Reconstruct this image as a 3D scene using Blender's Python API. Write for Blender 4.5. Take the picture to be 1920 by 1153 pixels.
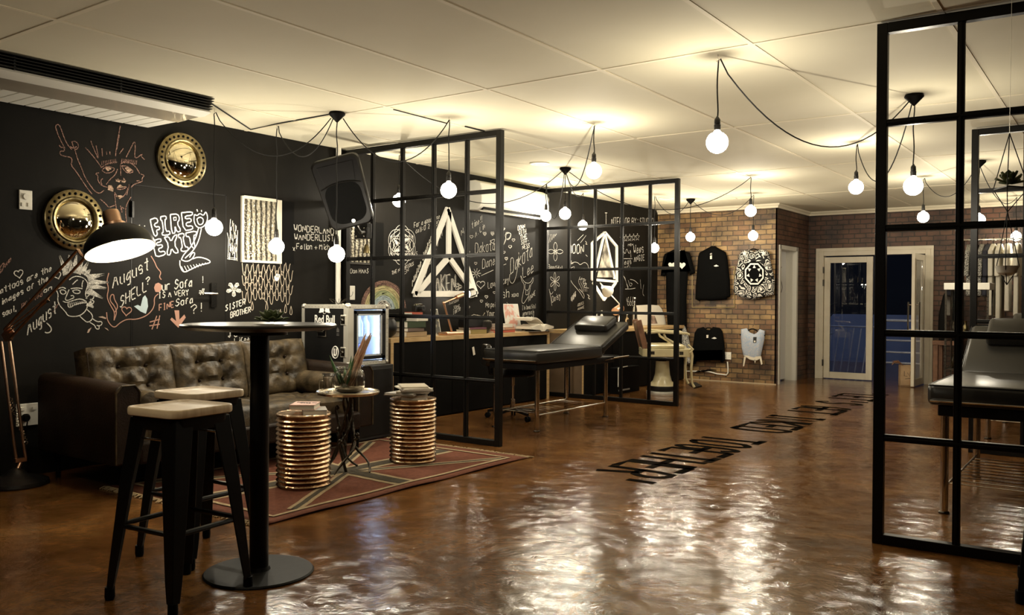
import bpy, bmesh, math, random
from mathutils import Vector, Matrix, noise
random.seed(7)
PI = math.pi
for o in list(bpy.data.objects): bpy.data.objects.remove(o)
C = bpy.context.scene.collection
scene = bpy.context.scene

# ---------------------------------------------------------------- camera
FPX, YAW, PIT, ROL, CAMH = 1622.53, math.radians(35.68467), math.radians(.57459), math.radians(.3521), 1.22
_F = Vector((-math.sin(YAW)*math.cos(PIT), math.cos(YAW)*math.cos(PIT), -math.sin(PIT)))
_R = Vector((math.cos(YAW), math.sin(YAW), 0)); _U = _R.cross(_F)
R2 = math.cos(ROL)*_R + math.sin(ROL)*_U; U2 = -math.sin(ROL)*_R + math.cos(ROL)*_U
CAMP = Vector((0, 0, CAMH))
cam_d = bpy.data.cameras.new('camera'); cam = bpy.data.objects.new('camera', cam_d); C.objects.link(cam)
cam_d.sensor_width = 36; cam_d.lens = 36*FPX/1920; cam_d.clip_start = .05
cam.matrix_world = Matrix(((R2.x, U2.x, -_F.x, 0), (R2.y, U2.y, -_F.y, 0), (R2.z, U2.z, -_F.z, CAMH), (0, 0, 0, 1)))
scene.camera = cam
# ---------------------------------------------------------------- world, exposure
w = bpy.data.worlds.new('night'); scene.world = w; w.use_nodes = True
w.node_tree.nodes['Background'].inputs[0].default_value = (.20, .25, .40, 1)
w.node_tree.nodes['Background'].inputs[1].default_value = .22
vs = scene.view_settings
vs.view_transform = 'Standard'; vs.look = 'None'; vs.gamma = 1; vs.use_curve_mapping = False
vs.exposure = 1.33
scene.cycles.use_denoising = True
scene.cycles.max_bounces = 8; scene.cycles.glossy_bounces = 4; scene.cycles.transmission_bounces = 8
scene.cycles.sample_clamp_indirect = 6.0
scene.cycles.caustics_refractive = False
BULB_COL = (1, .90, .71); BULB_S = 50.0

# ---------------------------------------------------------------- where a spot of the room measured in the photograph lies
def ray(x, y): return _F + (x-960)/FPX*R2 - (y-576.5)/FPX*U2
def on(x, y, ax, c):
    d = ray(x, y); return CAMP + d*((c-CAMP[ax])/d[ax])
def fl(x, y, z=0): return on(x, y, 2, z)
def pd(x, y, dep): return CAMP + ray(x, y)*dep
XW = -6.08; YB = 12.38; XS = -4.19; YF = 13.88; H = 2.62
XR = 3.6; YN = -2.2

# ---------------------------------------------------------------- materials
MATS = {}
def mat(name, col=(.5, .5, .5), rough=.5, metal=0, col2=None, nscale=8, bump=0, bscale=30, spec=.5, coat=0, emit=None, es=0, trans=0, ior=1.45, nlo=.35, nhi=.65, rough2=None, stretch=None):
    if name in MATS: return MATS[name]
    m = bpy.data.materials.new(name); m.use_nodes = True; nt = m.node_tree; b = nt.nodes['Principled BSDF']
    b.inputs['Base Color'].default_value = (*col, 1); b.inputs['Roughness'].default_value = rough; b.inputs['Metallic'].default_value = metal
    b.inputs['Specular IOR Level'].default_value = spec; b.inputs['Coat Weight'].default_value = coat; b.inputs['IOR'].default_value = ior
    b.inputs['Transmission Weight'].default_value = trans
    if emit: b.inputs['Emission Color'].default_value = (*emit, 1); b.inputs['Emission Strength'].default_value = es
    N = nt.nodes; L = nt.links
    if col2 or bump or rough2 is not None:
        tc = N.new('ShaderNodeTexCoord'); src = tc.outputs['Object']
        if stretch:
            mp = N.new('ShaderNodeMapping'); mp.inputs['Scale'].default_value = stretch; L.new(src, mp.inputs[0]); src = mp.outputs[0]
    if col2 or rough2 is not None:
        n = N.new('ShaderNodeTexNoise'); n.inputs['Scale'].default_value = nscale; n.inputs['Detail'].default_value = 6; L.new(src, n.inputs['Vector'])
        if col2:
            r = N.new('ShaderNodeValToRGB'); r.color_ramp.elements[0].position = nlo; r.color_ramp.elements[1].position = nhi
            r.color_ramp.elements[0].color = (*col, 1); r.color_ramp.elements[1].color = (*col2, 1)
            L.new(n.outputs['Fac'], r.inputs[0]); L.new(r.outputs[0], b.inputs['Base Color'])
        if rough2 is not None:
            q = N.new('ShaderNodeMapRange'); q.inputs[1].default_value = .3; q.inputs[2].default_value = .7; q.inputs[3].default_value = rough; q.inputs[4].default_value = rough2
            L.new(n.outputs['Fac'], q.inputs[0]); L.new(q.outputs[0], b.inputs['Roughness'])
    if bump:
        n2 = N.new('ShaderNodeTexNoise'); n2.inputs['Scale'].default_value = bscale; n2.inputs['Detail'].default_value = 4; L.new(src, n2.inputs['Vector'])
        bp = N.new('ShaderNodeBump'); bp.inputs['Strength'].default_value = bump; bp.inputs['Distance'].default_value = .02
        L.new(n2.outputs['Fac'], bp.inputs['Height']); L.new(bp.outputs[0], b.inputs['Normal'])
    MATS[name] = m; return m

M_frame = mat('black_painted_steel', (.0045, .004, .0035), .36, 0, spec=.3)
M_black = mat('black_matt', (.003, .0028, .0025), .6, spec=.1)
M_blackg = mat('black_plastic', (.005, .005, .005), .38, col2=(.008, .0075, .007), bump=.15, bscale=300, spec=.42)
M_chalk = mat('white_chalk', (.78, .75, .68), .95, col2=(.20, .19, .17), nscale=200, nlo=.42, nhi=.66)
M_chalkb = mat('bright_chalk_paint', (.85, .83, .77), .9)
M_pink = mat('pink_chalk', (.42, .24, .19), .95, col2=(.05, .03, .022), nscale=200, nlo=.40, nhi=.58)
M_blue = mat('pale_blue_chalk', (.45, .55, .58), .95)
M_green = mat('green_chalk', (.40, .45, .24), .95)
M_yel = mat('yellow_chalk', (.55, .48, .25), .95)
M_white = mat('white_plastic', (.80, .78, .70), .4)
M_whitep = mat('white_paint', (.66, .62, .52), .5, col2=(.56, .52, .43), nscale=3)
M_paper = mat('paper', (.75, .70, .60), .7)
M_copper = mat('copper', (.80, .52, .36), .30, 1)
M_drum = mat('hammered_copper', (.70, .51, .34), .20, 1, col2=(.30, .185, .105), nscale=9, nlo=.45, nhi=.72, bump=.25, bscale=45)
M_brass = mat('gold_leaf', (.40, .33, .18), .28, 1, col2=(.17, .13, .06), nscale=12, bump=.12, bscale=25)
M_mirror = mat('convex_mirror_glass', (.86, .78, .56), .03, 1)
M_chrome = mat('chrome', (.72, .70, .66), .12, 1)
M_steel = mat('aluminium', (.80, .77, .68), .42, .75)
M_dark = mat('dark_bronze', (.060, .052, .042), .30, 1, bump=.3, bscale=60)
M_leather = mat('dark_brown_leather', (.020, .014, .007), .42, col2=(.095, .068, .036), nscale=11, bump=.26, bscale=30, spec=.38)
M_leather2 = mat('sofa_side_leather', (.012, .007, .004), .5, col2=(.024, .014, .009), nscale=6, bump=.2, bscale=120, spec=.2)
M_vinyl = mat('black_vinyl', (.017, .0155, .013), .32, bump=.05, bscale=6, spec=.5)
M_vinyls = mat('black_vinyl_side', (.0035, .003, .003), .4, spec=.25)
M_wood = mat('pale_rubberwood', (.80, .64, .42), .42, col2=(.62, .45, .26), nscale=5, stretch=(1, 9, 1), bump=.03, bscale=40)
M_ply = mat('pale_plywood_edge', (.60, .42, .21), .45, col2=(.48, .32, .15), nscale=7, stretch=(3, 1, 12))
M_board = mat('chipboard_side', (.20, .135, .08), .6, col2=(.15, .10, .06), nscale=5)
M_brownwood = mat('old_brown_wood', (.12, .055, .03), .5, col2=(.22, .11, .06), nscale=10)
M_green_leaf = mat('succulent_leaf', (.07, .10, .035), .45, col2=(.14, .17, .07), nscale=25)
M_aloe = mat('aloe_leaf', (.05, .12, .04), .4, col2=(.10, .20, .08), nscale=30)
M_glass = mat('clear_glass', (1, 1, 1), .0, trans=1, ior=1.45)
M_cream = mat('cream_enamel', (.62, .55, .34), .25, col2=(.50, .43, .25), nscale=6, coat=.3)
M_red = mat('red_cover', (.45, .10, .06), .5)
M_pinkc = mat('pink_cover', (.72, .46, .40), .5)
M_greenc = mat('dark_green_cover', (.04, .06, .03), .5)
M_grey = mat('grey_cover', (.35, .33, .30), .5)
M_ink = mat('black_ink', (.02, .02, .02), .6)
M_bulb = bpy.data.materials.new('lit_globe_glass'); M_bulb.use_nodes = True      # clear globe glowing around its filament
_n = M_bulb.node_tree.nodes; _l = M_bulb.node_tree.links; _n.remove(_n['Principled BSDF'])
_a = _n.new('ShaderNodeAddShader'); _t = _n.new('ShaderNodeBsdfTransparent'); _e = _n.new('ShaderNodeEmission'); _e.inputs[0].default_value = (*BULB_COL, 1); _e.inputs[1].default_value = 6
_l.new(_t.outputs[0], _a.inputs[0]); _l.new(_e.outputs[0], _a.inputs[1]); _l.new(_a.outputs[0], _n['Material Output'].inputs[0])
M_cord = mat('black_fabric_cord', (.010, .010, .010), .8)
M_fabric = mat('black_jersey', (.004, .004, .004), .85, bump=.4, bscale=9, spec=.05)

def nodes_of(name):
    m = bpy.data.materials.new(name); m.use_nodes = True; MATS[name] = m
    return m, m.node_tree.nodes, m.node_tree.links, m.node_tree.nodes['Principled BSDF']
def mnode(N, L, op, a, b=None, c=None):
    n = N.new('ShaderNodeMath'); n.operation = op
    for i, v in enumerate((a, b, c)):
        if v is None: continue
        if isinstance(v, (int, float)): n.inputs[i].default_value = v
        else: L.new(v, n.inputs[i])
    return n.outputs[0]

# floor: polished stained screed
M_floor, N, L, B = nodes_of('polished_stained_screed')
tc = N.new('ShaderNodeTexCoord')
n1 = N.new('ShaderNodeTexNoise'); n1.inputs['Scale'].default_value = 1.9; n1.inputs['Detail'].default_value = 13; n1.inputs['Roughness'].default_value = .72; n1.inputs['Distortion'].default_value = .6; L.new(tc.outputs['Object'], n1.inputs['Vector'])
cr = N.new('ShaderNodeValToRGB'); e = cr.color_ramp.elements; e[0].position = .30; e[0].color = (.045, .015, .004, 1); e[1].position = .72; e[1].color = (.26, .13, .042, 1)
x = e.new(.5); x.color = (.135, .058, .017, 1)
L.new(n1.outputs['Fac'], cr.inputs[0]); L.new(cr.outputs[0], B.inputs['Base Color'])
n3 = N.new('ShaderNodeTexNoise'); n3.inputs['Scale'].default_value = 4; n3.inputs['Detail'].default_value = 5; L.new(tc.outputs['Object'], n3.inputs['Vector'])
mr = N.new('ShaderNodeMapRange'); mr.inputs[1].default_value = .35; mr.inputs[2].default_value = .7; mr.inputs[3].default_value = .085; mr.inputs[4].default_value = .135
L.new(n3.outputs['Fac'], mr.inputs[0]); L.new(mr.outputs[0], B.inputs['Roughness'])
n2 = N.new('ShaderNodeTexNoise'); n2.inputs['Scale'].default_value = 8; n2.inputs['Detail'].default_value = 6; n2.inputs['Roughness'].default_value = .68; n2.inputs['Distortion'].default_value = 1.2; L.new(tc.outputs['Object'], n2.inputs['Vector'])
bp = N.new('ShaderNodeBump'); bp.inputs['Strength'].default_value = .17; bp.inputs['Distance'].default_value = .02; L.new(n2.outputs['Fac'], bp.inputs['Height'])
L.new(bp.outputs[0], B.inputs['Normal']); B.inputs['Specular IOR Level'].default_value = .42

# ceiling paint
M_ceil = mat('cream_ceiling_paint', (.76, .71, .55), .8, col2=(.68, .63, .47), nscale=.9, bump=.04, bscale=3, nlo=.3, nhi=.7)
M_cover = mat('ceiling_cover_strip', (.80, .73, .56), .7)
M_bwall = mat('chalkboard_paint', (.0048, .0042, .0034), .55, col2=(.0110, .0095, .0075), nscale=2.2, bump=.04, bscale=18, spec=.13, nlo=.3, nhi=.75)

# brick: one texture laid in the wall's own plane
def brick_mat(name, axis, c1, c2, mort, darkz=None):
    m, N, L, B = nodes_of(name)
    tc = N.new('ShaderNodeTexCoord'); sp = N.new('ShaderNodeSeparateXYZ'); L.new(tc.outputs['Object'], sp.inputs[0])
    cb = N.new('ShaderNodeCombineXYZ'); L.new(sp.outputs[axis], cb.inputs[0]); L.new(sp.outputs[2], cb.inputs[1])
    nz = N.new('ShaderNodeTexNoise'); nz.inputs['Scale'].default_value = 14; L.new(tc.outputs['Object'], nz.inputs['Vector'])
    va = N.new('ShaderNodeVectorMath'); va.operation = 'MULTIPLY_ADD'; L.new(nz.outputs['Color'], va.inputs[0]); va.inputs[1].default_value = (.02, .02, 0); L.new(cb.outputs[0], va.inputs[2])
    bt = N.new('ShaderNodeTexBrick'); L.new(va.outputs[0], bt.inputs['Vector'])
    bt.inputs['Scale'].default_value = 1; bt.inputs['Brick Width'].default_value = .17; bt.inputs['Row Height'].default_value = .073; bt.inputs['Mortar Size'].default_value = .007; bt.inputs['Mortar Smooth'].default_value = .3
    bt.inputs['Color1'].default_value = (*c1, 1); bt.inputs['Color2'].default_value = (*c2, 1); bt.inputs['Mortar'].default_value = (*mort, 1)
    n2 = N.new('ShaderNodeTexNoise'); n2.inputs['Scale'].default_value = 3.2; n2.inputs['Detail'].default_value = 10; L.new(tc.outputs['Object'], n2.inputs['Vector'])
    mx = N.new('ShaderNodeMix'); mx.data_type = 'RGBA'; mx.blend_type = 'MULTIPLY'; mx.inputs['Factor'].default_value = .85
    r = N.new('ShaderNodeValToRGB'); r.color_ramp.elements[0].position = .3; r.color_ramp.elements[0].color = (.10, .08, .06, 1); r.color_ramp.elements[1].position = .72; r.color_ramp.elements[1].color = (1.7, 1.6, 1.35, 1)
    L.new(n2.outputs['Fac'], r.inputs[0]); L.new(bt.outputs['Color'], mx.inputs['A']); L.new(r.outputs[0], mx.inputs['B']); L.new(mx.outputs['Result'], B.inputs['Base Color'])
    B.inputs['Roughness'].default_value = .55; B.inputs['Coat Weight'].default_value = .08; B.inputs['Coat Roughness'].default_value = .3
    h = mnode(N, L, 'MULTIPLY_ADD', n2.outputs['Fac'], .5, mnode(N, L, 'SUBTRACT', 1.0, bt.outputs['Fac']))
    bp = N.new('ShaderNodeBump'); bp.inputs['Strength'].default_value = .9; bp.inputs['Distance'].default_value = .015; L.new(h, bp.inputs['Height']); L.new(bp.outputs[0], B.inputs['Normal'])
    return m
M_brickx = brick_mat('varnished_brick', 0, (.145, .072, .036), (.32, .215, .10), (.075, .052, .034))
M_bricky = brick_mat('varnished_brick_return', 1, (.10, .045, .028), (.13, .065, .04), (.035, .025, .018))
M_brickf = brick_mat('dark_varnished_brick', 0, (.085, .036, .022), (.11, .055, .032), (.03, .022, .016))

# patterned window glass
M_pglass, N, L, B = nodes_of('patterned_window_glass')
tc = N.new('ShaderNodeTexCoord'); vo = N.new('ShaderNodeTexVoronoi'); vo.inputs['Scale'].default_value = 46; L.new(tc.outputs['Object'], vo.inputs['Vector'])
wv = N.new('ShaderNodeTexWave'); wv.bands_direction = 'Y'; wv.inputs['Scale'].default_value = 6; wv.inputs['Distortion'].default_value = 2; L.new(tc.outputs['Object'], wv.inputs['Vector'])
hh = mnode(N, L, 'MULTIPLY', vo.outputs['Distance'], wv.outputs['Fac'])
r = N.new('ShaderNodeValToRGB'); r.color_ramp.elements[0].position = .02; r.color_ramp.elements[0].color = (.035, .03, .022, 1); r.color_ramp.elements[1].position = .5; r.color_ramp.elements[1].color = (.50, .46, .36, 1)
L.new(hh, r.inputs[0]); L.new(r.outputs[0], B.inputs['Base Color']); B.inputs['Roughness'].default_value = .15; B.inputs['Metallic'].default_value = .35
bp = N.new('ShaderNodeBump'); bp.inputs['Strength'].default_value = 1; bp.inputs['Distance'].default_value = .01; L.new(vo.outputs['Distance'], bp.inputs['Height']); L.new(bp.outputs[0], B.inputs['Normal'])

# black and white printed jersey
def print_mat(name, scale, a, b, th):
    m, N, L, B = nodes_of(name)
    tc = N.new('ShaderNodeTexCoord'); nz = N.new('ShaderNodeTexNoise'); nz.inputs['Scale'].default_value = scale*.6; L.new(tc.outputs['Object'], nz.inputs['Vector'])
    va = N.new('ShaderNodeVectorMath'); va.operation = 'MULTIPLY_ADD'; L.new(nz.outputs['Color'], va.inputs[0]); va.inputs[1].default_value = (.12, .12, .12); L.new(tc.outputs['Object'], va.inputs[2])
    vo = N.new('ShaderNodeTexVoronoi'); vo.inputs['Scale'].default_value = scale; vo.feature = 'DISTANCE_TO_EDGE'; L.new(va.outputs[0], vo.inputs['Vector'])
    r = N.new('ShaderNodeValToRGB'); r.color_ramp.interpolation = 'CONSTANT'; r.color_ramp.elements[1].position = th; r.color_ramp.elements[0].color = (*a, 1); r.color_ramp.elements[1].color = (*b, 1)
    x = r.color_ramp.elements.new(th*1.9); x.color = (*a, 1); x = r.color_ramp.elements.new(th*3.1); x.color = (*b, 1)
    L.new(vo.outputs['Distance'], r.inputs[0]); L.new(r.outputs[0], B.inputs['Base Color']); B.inputs['Roughness'].default_value = .85
    return m
M_print = print_mat('black_white_printed_jersey', 11, (.006, .006, .006), (.80, .77, .70), .10)
M_print2 = print_mat('blue_pink_printed_cotton', 24, (.34, .42, .55), (.55, .52, .50), .10)
M_tweed = mat('grey_speckled_knit', (.03, .03, .03), .9, col2=(.55, .53, .48), nscale=110, nlo=.46, nhi=.54)
# kilim wool
M_rred = mat('red_brown_kilim_wool', (.13, .038, .018), .95, col2=(.18, .058, .028), nscale=40, bump=.5, bscale=260)
M_rcream = mat('cream_kilim_wool', (.46, .36, .22), .95, col2=(.38, .28, .16), nscale=60, bump=.5, bscale=260)
M_rdark = mat('charcoal_kilim_wool', (.055, .045, .030), .95, col2=(.09, .075, .05), nscale=50, bump=.5, bscale=260)

# ---------------------------------------------------------------- mesh helpers
class MB:
    def __init__(s): s.b = bmesh.new(); s.M = Matrix.Identity(4); s.mi = 0
    def _f(s, vs):
        try: f = s.b.faces.new(vs); f.material_index = s.mi; return f
        except ValueError: return None
    def v(s, p): return s.b.verts.new(s.M @ Vector(p))
    def box(s, c, d, r=None):
        cx, cy, cz = c; a, b, e = d[0]/2, d[1]/2, d[2]/2
        pts = [Vector((i*a, j*b, k*e)) for k in (-1, 1) for j in (-1, 1) for i in (-1, 1)]
        if r is not None: pts = [r @ p for p in pts]
        V = [s.v(p+Vector(c)) for p in pts]
        for q in ((0, 2, 3, 1), (4, 5, 7, 6), (0, 1, 5, 4), (2, 6, 7, 3), (0, 4, 6, 2), (1, 3, 7, 5)): s._f([V[i] for i in q])
        return s
    def bb(s, x0, x1, y0, y1, z0, z1): return s.box(((x0+x1)/2, (y0+y1)/2, (z0+z1)/2), (abs(x1-x0), abs(y1-y0), abs(z1-z0)))
    def loft(s, rings, cap=True, close=False):
        R = [[s.v(p) for p in r] for r in rings]; n = len(R[0])
        for i in range(len(R)-1+(1 if close else 0)):
            a, b = R[i], R[(i+1) % len(R)]
            for j in range(n): s._f([a[j], a[(j+1) % n], b[(j+1) % n], b[j]])
        if cap and not close: s._f(R[0][::-1]); s._f(R[-1])
        return s
    def tube(s, pts, r, n=8, r1=None, cap=True):
        pts = [Vector(p) for p in pts]; rings = []; prev = None; k = len(pts)
        for i, p in enumerate(pts):
            t = (pts[min(i+1, k-1)]-pts[max(i-1, 0)]).normalized()
            if prev is None:
                a = Vector((0, 0, 1)) if abs(t.z) < .9 else Vector((1, 0, 0)); u = t.cross(a).normalized()
            else: u = (prev - t*prev.dot(t)).normalized()
            prev = u; w_ = t.cross(u)
            rr = r[i] if isinstance(r, (list, tuple)) else (r + ((r1-r)*i/(k-1) if r1 is not None else 0))
            rings.append([p + (u*math.cos(2*PI*j/n) + w_*math.sin(2*PI*j/n))*rr for j in range(n)])
        return s.loft(rings, cap)
    def lathe(s, prof, c=(0, 0, 0), n=32, M=None):
        rings = []
        for r, z in prof:
            rings.append([Vector((r*math.cos(2*PI*j/n), r*math.sin(2*PI*j/n), z)) for j in range(n)])
        if M is not None: rings = [[M @ p for p in q] for q in rings]
        rings = [[p+Vector(c) for p in q] for q in rings]
        return s.loft(rings, True)
    def cyl(s, c, r, h, n=24): return s.lathe([(r, 0), (r, h)], c, n)
    def sph(s, c, r, n=16, m=10, sq=1):
        return s.lathe([(max(1e-4, r*math.sin(PI*i/m)), -r*sq*math.cos(PI*i/m)) for i in range(m+1)], c, n)
    def prism(s, pts, a, u, v_, t0, t1):
        """2d outline pts, laid at origin a along u and v_, from t0 to t1 along u x v"""
        u = Vector(u); v_ = Vector(v_); nn = u.cross(v_).normalized(); a = Vector(a)
        P = [a+u*p[0]+v_*p[1] for p in pts]
        return s.loft([[p+nn*t0 for p in P], [p+nn*t1 for p in P]])
    def ribbon(s, pts, wd, nrm, th=.0):
        """flat chalk or paint stroke along pts"""
        pts = [Vector(p) for p in pts]; nrm = Vector(nrm); k = len(pts)
        if k < 2: return s
        A = []
        for i in range(k):
            t = pts[min(i+1, k-1)]-pts[max(i-1, 0)]
            if t.length < 1e-7: t = Vector((0, 0, 1))
            q = nrm.cross(t.normalized())*wd/2
            A.append((s.v(pts[i]+q), s.v(pts[i]-q)))
        for i in range(k-1): s._f([A[i][0], A[i][1], A[i+1][1], A[i+1][0]])
        return s
    def done(s, name, m, parent=None, smooth=True, bev=0, seg=2, rel=None):
        bmesh.ops.recalc_face_normals(s.b, faces=s.b.faces)
        me = bpy.data.meshes.new(name); s.b.to_mesh(me); s.b.free()
        for x in (m if isinstance(m, (list, tuple)) else [m]): me.materials.append(x)
        o = bpy.data.objects.new(name, me); C.objects.link(o)
        if smooth:
            me.polygons.foreach_set('use_smooth', [True]*len(me.polygons))
            me.set_sharp_from_angle(angle=math.radians(38))
        if bev:
            b = o.modifiers.new('bevel', 'BEVEL'); b.width = bev; b.segments = seg; b.limit_method = 'ANGLE'; b.angle_limit = math.radians(40)
        if parent: o.parent = parent
        return o
def lamp_light(parent, loc, watts, rad=.014, col=None):
    ld = bpy.data.lights.new('filament', 'POINT'); ld.energy = watts; ld.color = col or BULB_COL; ld.shadow_soft_size = rad
    o = bpy.data.objects.new('filament', ld); C.objects.link(o); o.parent = parent; o.location = loc; return o
def thing(name, label, cat, loc=(0, 0, 0), rz=0, group=None, M=None):
    o = bpy.data.objects.new(name, None); C.objects.link(o); o.empty_display_size = .1
    if M is not None: o.matrix_world = M
    else: o.location = loc; o.rotation_euler = (0, 0, rz)
    return tag(o, label, cat, group)
def tag(o, label, cat, group=None):
    o['label'] = label; o['category'] = cat
    if group: o['group'] = group
    return o
def struct(o): o['kind'] = 'structure'; return o
def dup(root, loc=None, rz=None, label=None, group=None, M=None):
    r = root.copy(); C.objects.link(r)
    if M is not None: r.matrix_world = M
    else:
        r.location = loc
        if rz is not None: r.rotation_euler = (0, 0, rz)
    if label: r['label'] = label
    if group: r['group'] = group
    def rec(a, b):
        for ch in list(a.children):
            c = ch.copy(); C.objects.link(c); c.parent = b; rec(ch, c)
    rec(root, r); return r
def rrect(w_, h_, r, n=6, cx=0, cy=0):
    out = []
    for (sx, sy, a0) in ((1, 1, 0), (-1, 1, 90), (-1, -1, 180), (1, -1, 270)):
        for i in range(n+1):
            a = math.radians(a0+90*i/n); out.append((cx+sx*(w_/2-r)+r*math.cos(a), cy+sy*(h_/2-r)+r*math.sin(a)))
    return out

# ---------------------------------------------------------------- room shell
T = .12
struct(MB().bb(XW-.3, XR+.3, YN-.3, YF+5.5, -.12, 0).done('floor', M_floor, smooth=False))
o = struct(MB().bb(XW-.3, XR+.3, YN-.3, YF+.1, H, H+.1).done('ceiling', M_ceil, smooth=False))
# cover strips on the ceiling board joints
b = MB()
for x in (-5.38, -4.45, -3.53, -2.655, -1.71, -.77, .17, 1.1, 2.04, 2.98): b.bb(x-.013, x+.013, YN, YF, H-.004, H+.001)
b.done('board_joint', M_cover, o, smooth=False)['kind'] = 'stuff'
b = MB()
for y in (-.2, 2.23, 4.61, 6.75, 9.15, 11.5):
    b.bb(XW, XR, y-.014, y+.014, H-.0035, H+.001)
b.done('cross_joint', M_cover, o, smooth=False)['kind'] = 'stuff'
wl = struct(MB().bb(XW-.2, XW, YN, YB+.02, 0, H).done('wall_left', M_bwall, smooth=False))
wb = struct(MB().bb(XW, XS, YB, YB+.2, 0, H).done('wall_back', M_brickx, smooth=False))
# brick return with the side door opening
y0, y1, zt = 12.50, 13.28, 2.0
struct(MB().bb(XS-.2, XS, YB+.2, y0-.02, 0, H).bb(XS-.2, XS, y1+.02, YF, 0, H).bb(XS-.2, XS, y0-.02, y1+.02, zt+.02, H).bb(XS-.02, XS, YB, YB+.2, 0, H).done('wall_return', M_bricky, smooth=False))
DX0, DX1, DZ = -4.02, -2.42, 1.99
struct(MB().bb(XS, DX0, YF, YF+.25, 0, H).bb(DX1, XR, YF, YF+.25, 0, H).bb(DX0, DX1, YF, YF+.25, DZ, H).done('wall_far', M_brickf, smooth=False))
struct(MB().bb(XR, XR+.2, YN, YF, 0, H).done('wall_right', M_bwall, smooth=False))
struct(MB().bb(XW, XR, YN-.2, YN, 0, H).done('wall_front', M_bwall, smooth=False))
# cornice
def cornice(n, pts):
    pr = [(0, 0), (.05, 0), (.042, -.02), (.02, -.035), (.012, -.06), (0, -.06)]
    b = MB(); rings = []
    for i, (p, d) in enumerate(pts): rings.append([Vector((p[0]+d[0]*q[0], p[1]+d[1]*q[0], H-.001+q[1])) for q in pr])
    b.loft(rings); struct(b.done('trim_%d' % n, M_cover, smooth=False))
cornice(1, [((XW, YB), (0, -1)), ((XS, YB), (1, -1)), ((XS, YF), (1, -1)), ((XR, YF), (0, -1))])
struct(MB().bb(XW, XS+.01, YB-.012, YB+.001, 0, .012).done('trim_2', mat('floor_edge_sealant', (.45, .36, .24), .7), smooth=False))

# side door, white
d = struct(MB().bb(XS-.21, XS+.015, y0-.03, y0+.03, 0, zt+.03).bb(XS-.21, XS+.015, y1-.03, y1+.03, 0, zt+.03).bb(XS-.21, XS+.015, y0, y1, zt-.03, zt+.03).done('door_1', M_white, smooth=False))
lf = MB().bb(XS-.19, XS-.15, y0+.03, y1-.03, .02, zt-.03).done('door_leaf', mat('grey_white_door_paint', (.80, .80, .80), .4), d, smooth=False)
b = MB(); b.box((XS-.145, y0+.12, 1.0), (.012, .04, .17)).tube([(XS-.14, y0+.12, 1.03), (XS-.09, y0+.12, 1.03), (XS-.09, y0+.24, 1.03)], .009)
b.done('door_handle', M_chrome, d)
b = MB(); z0 = 1.62
for pts in ([(0, 0), (.1, .02), (.16, .1), (.04, .13)], [(.05, .0), (.09, -.16)], [(.2, .12), (.32, .1), (.26, .1), (.24, -.15)], [(.15, -.02), (.3, -.04)], [(.3, -.1), (.36, -.2), (.31, -.28)]):
    b.ribbon([(XS-.148, y0+.22+p[0], z0+p[1]) for p in pts], .022, (1, 0, 0))
b.done('painted_lettering', M_ink, d, smooth=False)

# double glass doors in the far wall
M_dpaint = mat('cream_door_paint', (.76, .70, .57), .45, col2=(.68, .61, .48), nscale=4)
dd = struct(MB().bb(DX0, DX0+.07, YF-.03, YF+.12, 0, DZ).bb(DX1-.07, DX1, YF-.03, YF+.12, 0, DZ).bb(DX0+.07, DX1-.07, YF-.03, YF+.12, DZ-.07, DZ).bb(DX0-.05, DX0, YF-.02, YF, 0, DZ).bb(DX1, DX1+.04, YF-.02, YF, 0, DZ).bb(DX0-.05, DX1+.04, YF-.02, YF, DZ, DZ+.05).done('door_2', M_dpaint, smooth=False, bev=.004))
def leafdoor(parent, M, wd, hd=1.90):
    b = MB(); b.M = M; s_ = .09
    b.bb(0, s_, -.022, .022, .012, hd).bb(wd-s_, wd, -.022, .022, .012, hd).bb(s_, wd-s_, -.022, .022, hd-s_, hd).bb(s_, wd-s_, -.022, .022, .012, .012+s_*1.1)
    q = b.done('door_leaf', M_dpaint, parent, smooth=False, bev=.003)
    b = MB(); b.M = M; b.bb(s_, wd-s_, -.004, .004, .10, hd-s_); b.done('glass_pane', M_glass, q, smooth=False)
    b = MB(); b.M = M
    for sy in (-1, 1):
        b.tube([(wd-.045, .022*sy, .82), (wd-.045, .075*sy, .82)], .008).tube([(wd-.045, .022*sy, 1.17), (wd-.045, .075*sy, 1.17)], .008).tube([(wd-.045, .075*sy, .78), (wd-.045, .075*sy, 1.21)], .012)
    return q, b
q, hb = leafdoor(dd, Matrix.Translation((DX0+.075, YF+.03, 0)), .72); hb.b.free()
b = MB()
for z in (.25, 1.5, 1.7): b.bb(DX0+.062, DX0+.08, YF-.035, YF+.0, z-.05, z+.05)
b.done('hinge', M_dark, dd, smooth=False)
q, hb = leafdoor(dd, Matrix.Translation((DX1-.09, YF-.04, 0)) @ Matrix.Rotation(math.radians(-92), 4, 'Z'), .60); hb.done('door_handle', M_chrome, q)

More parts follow.
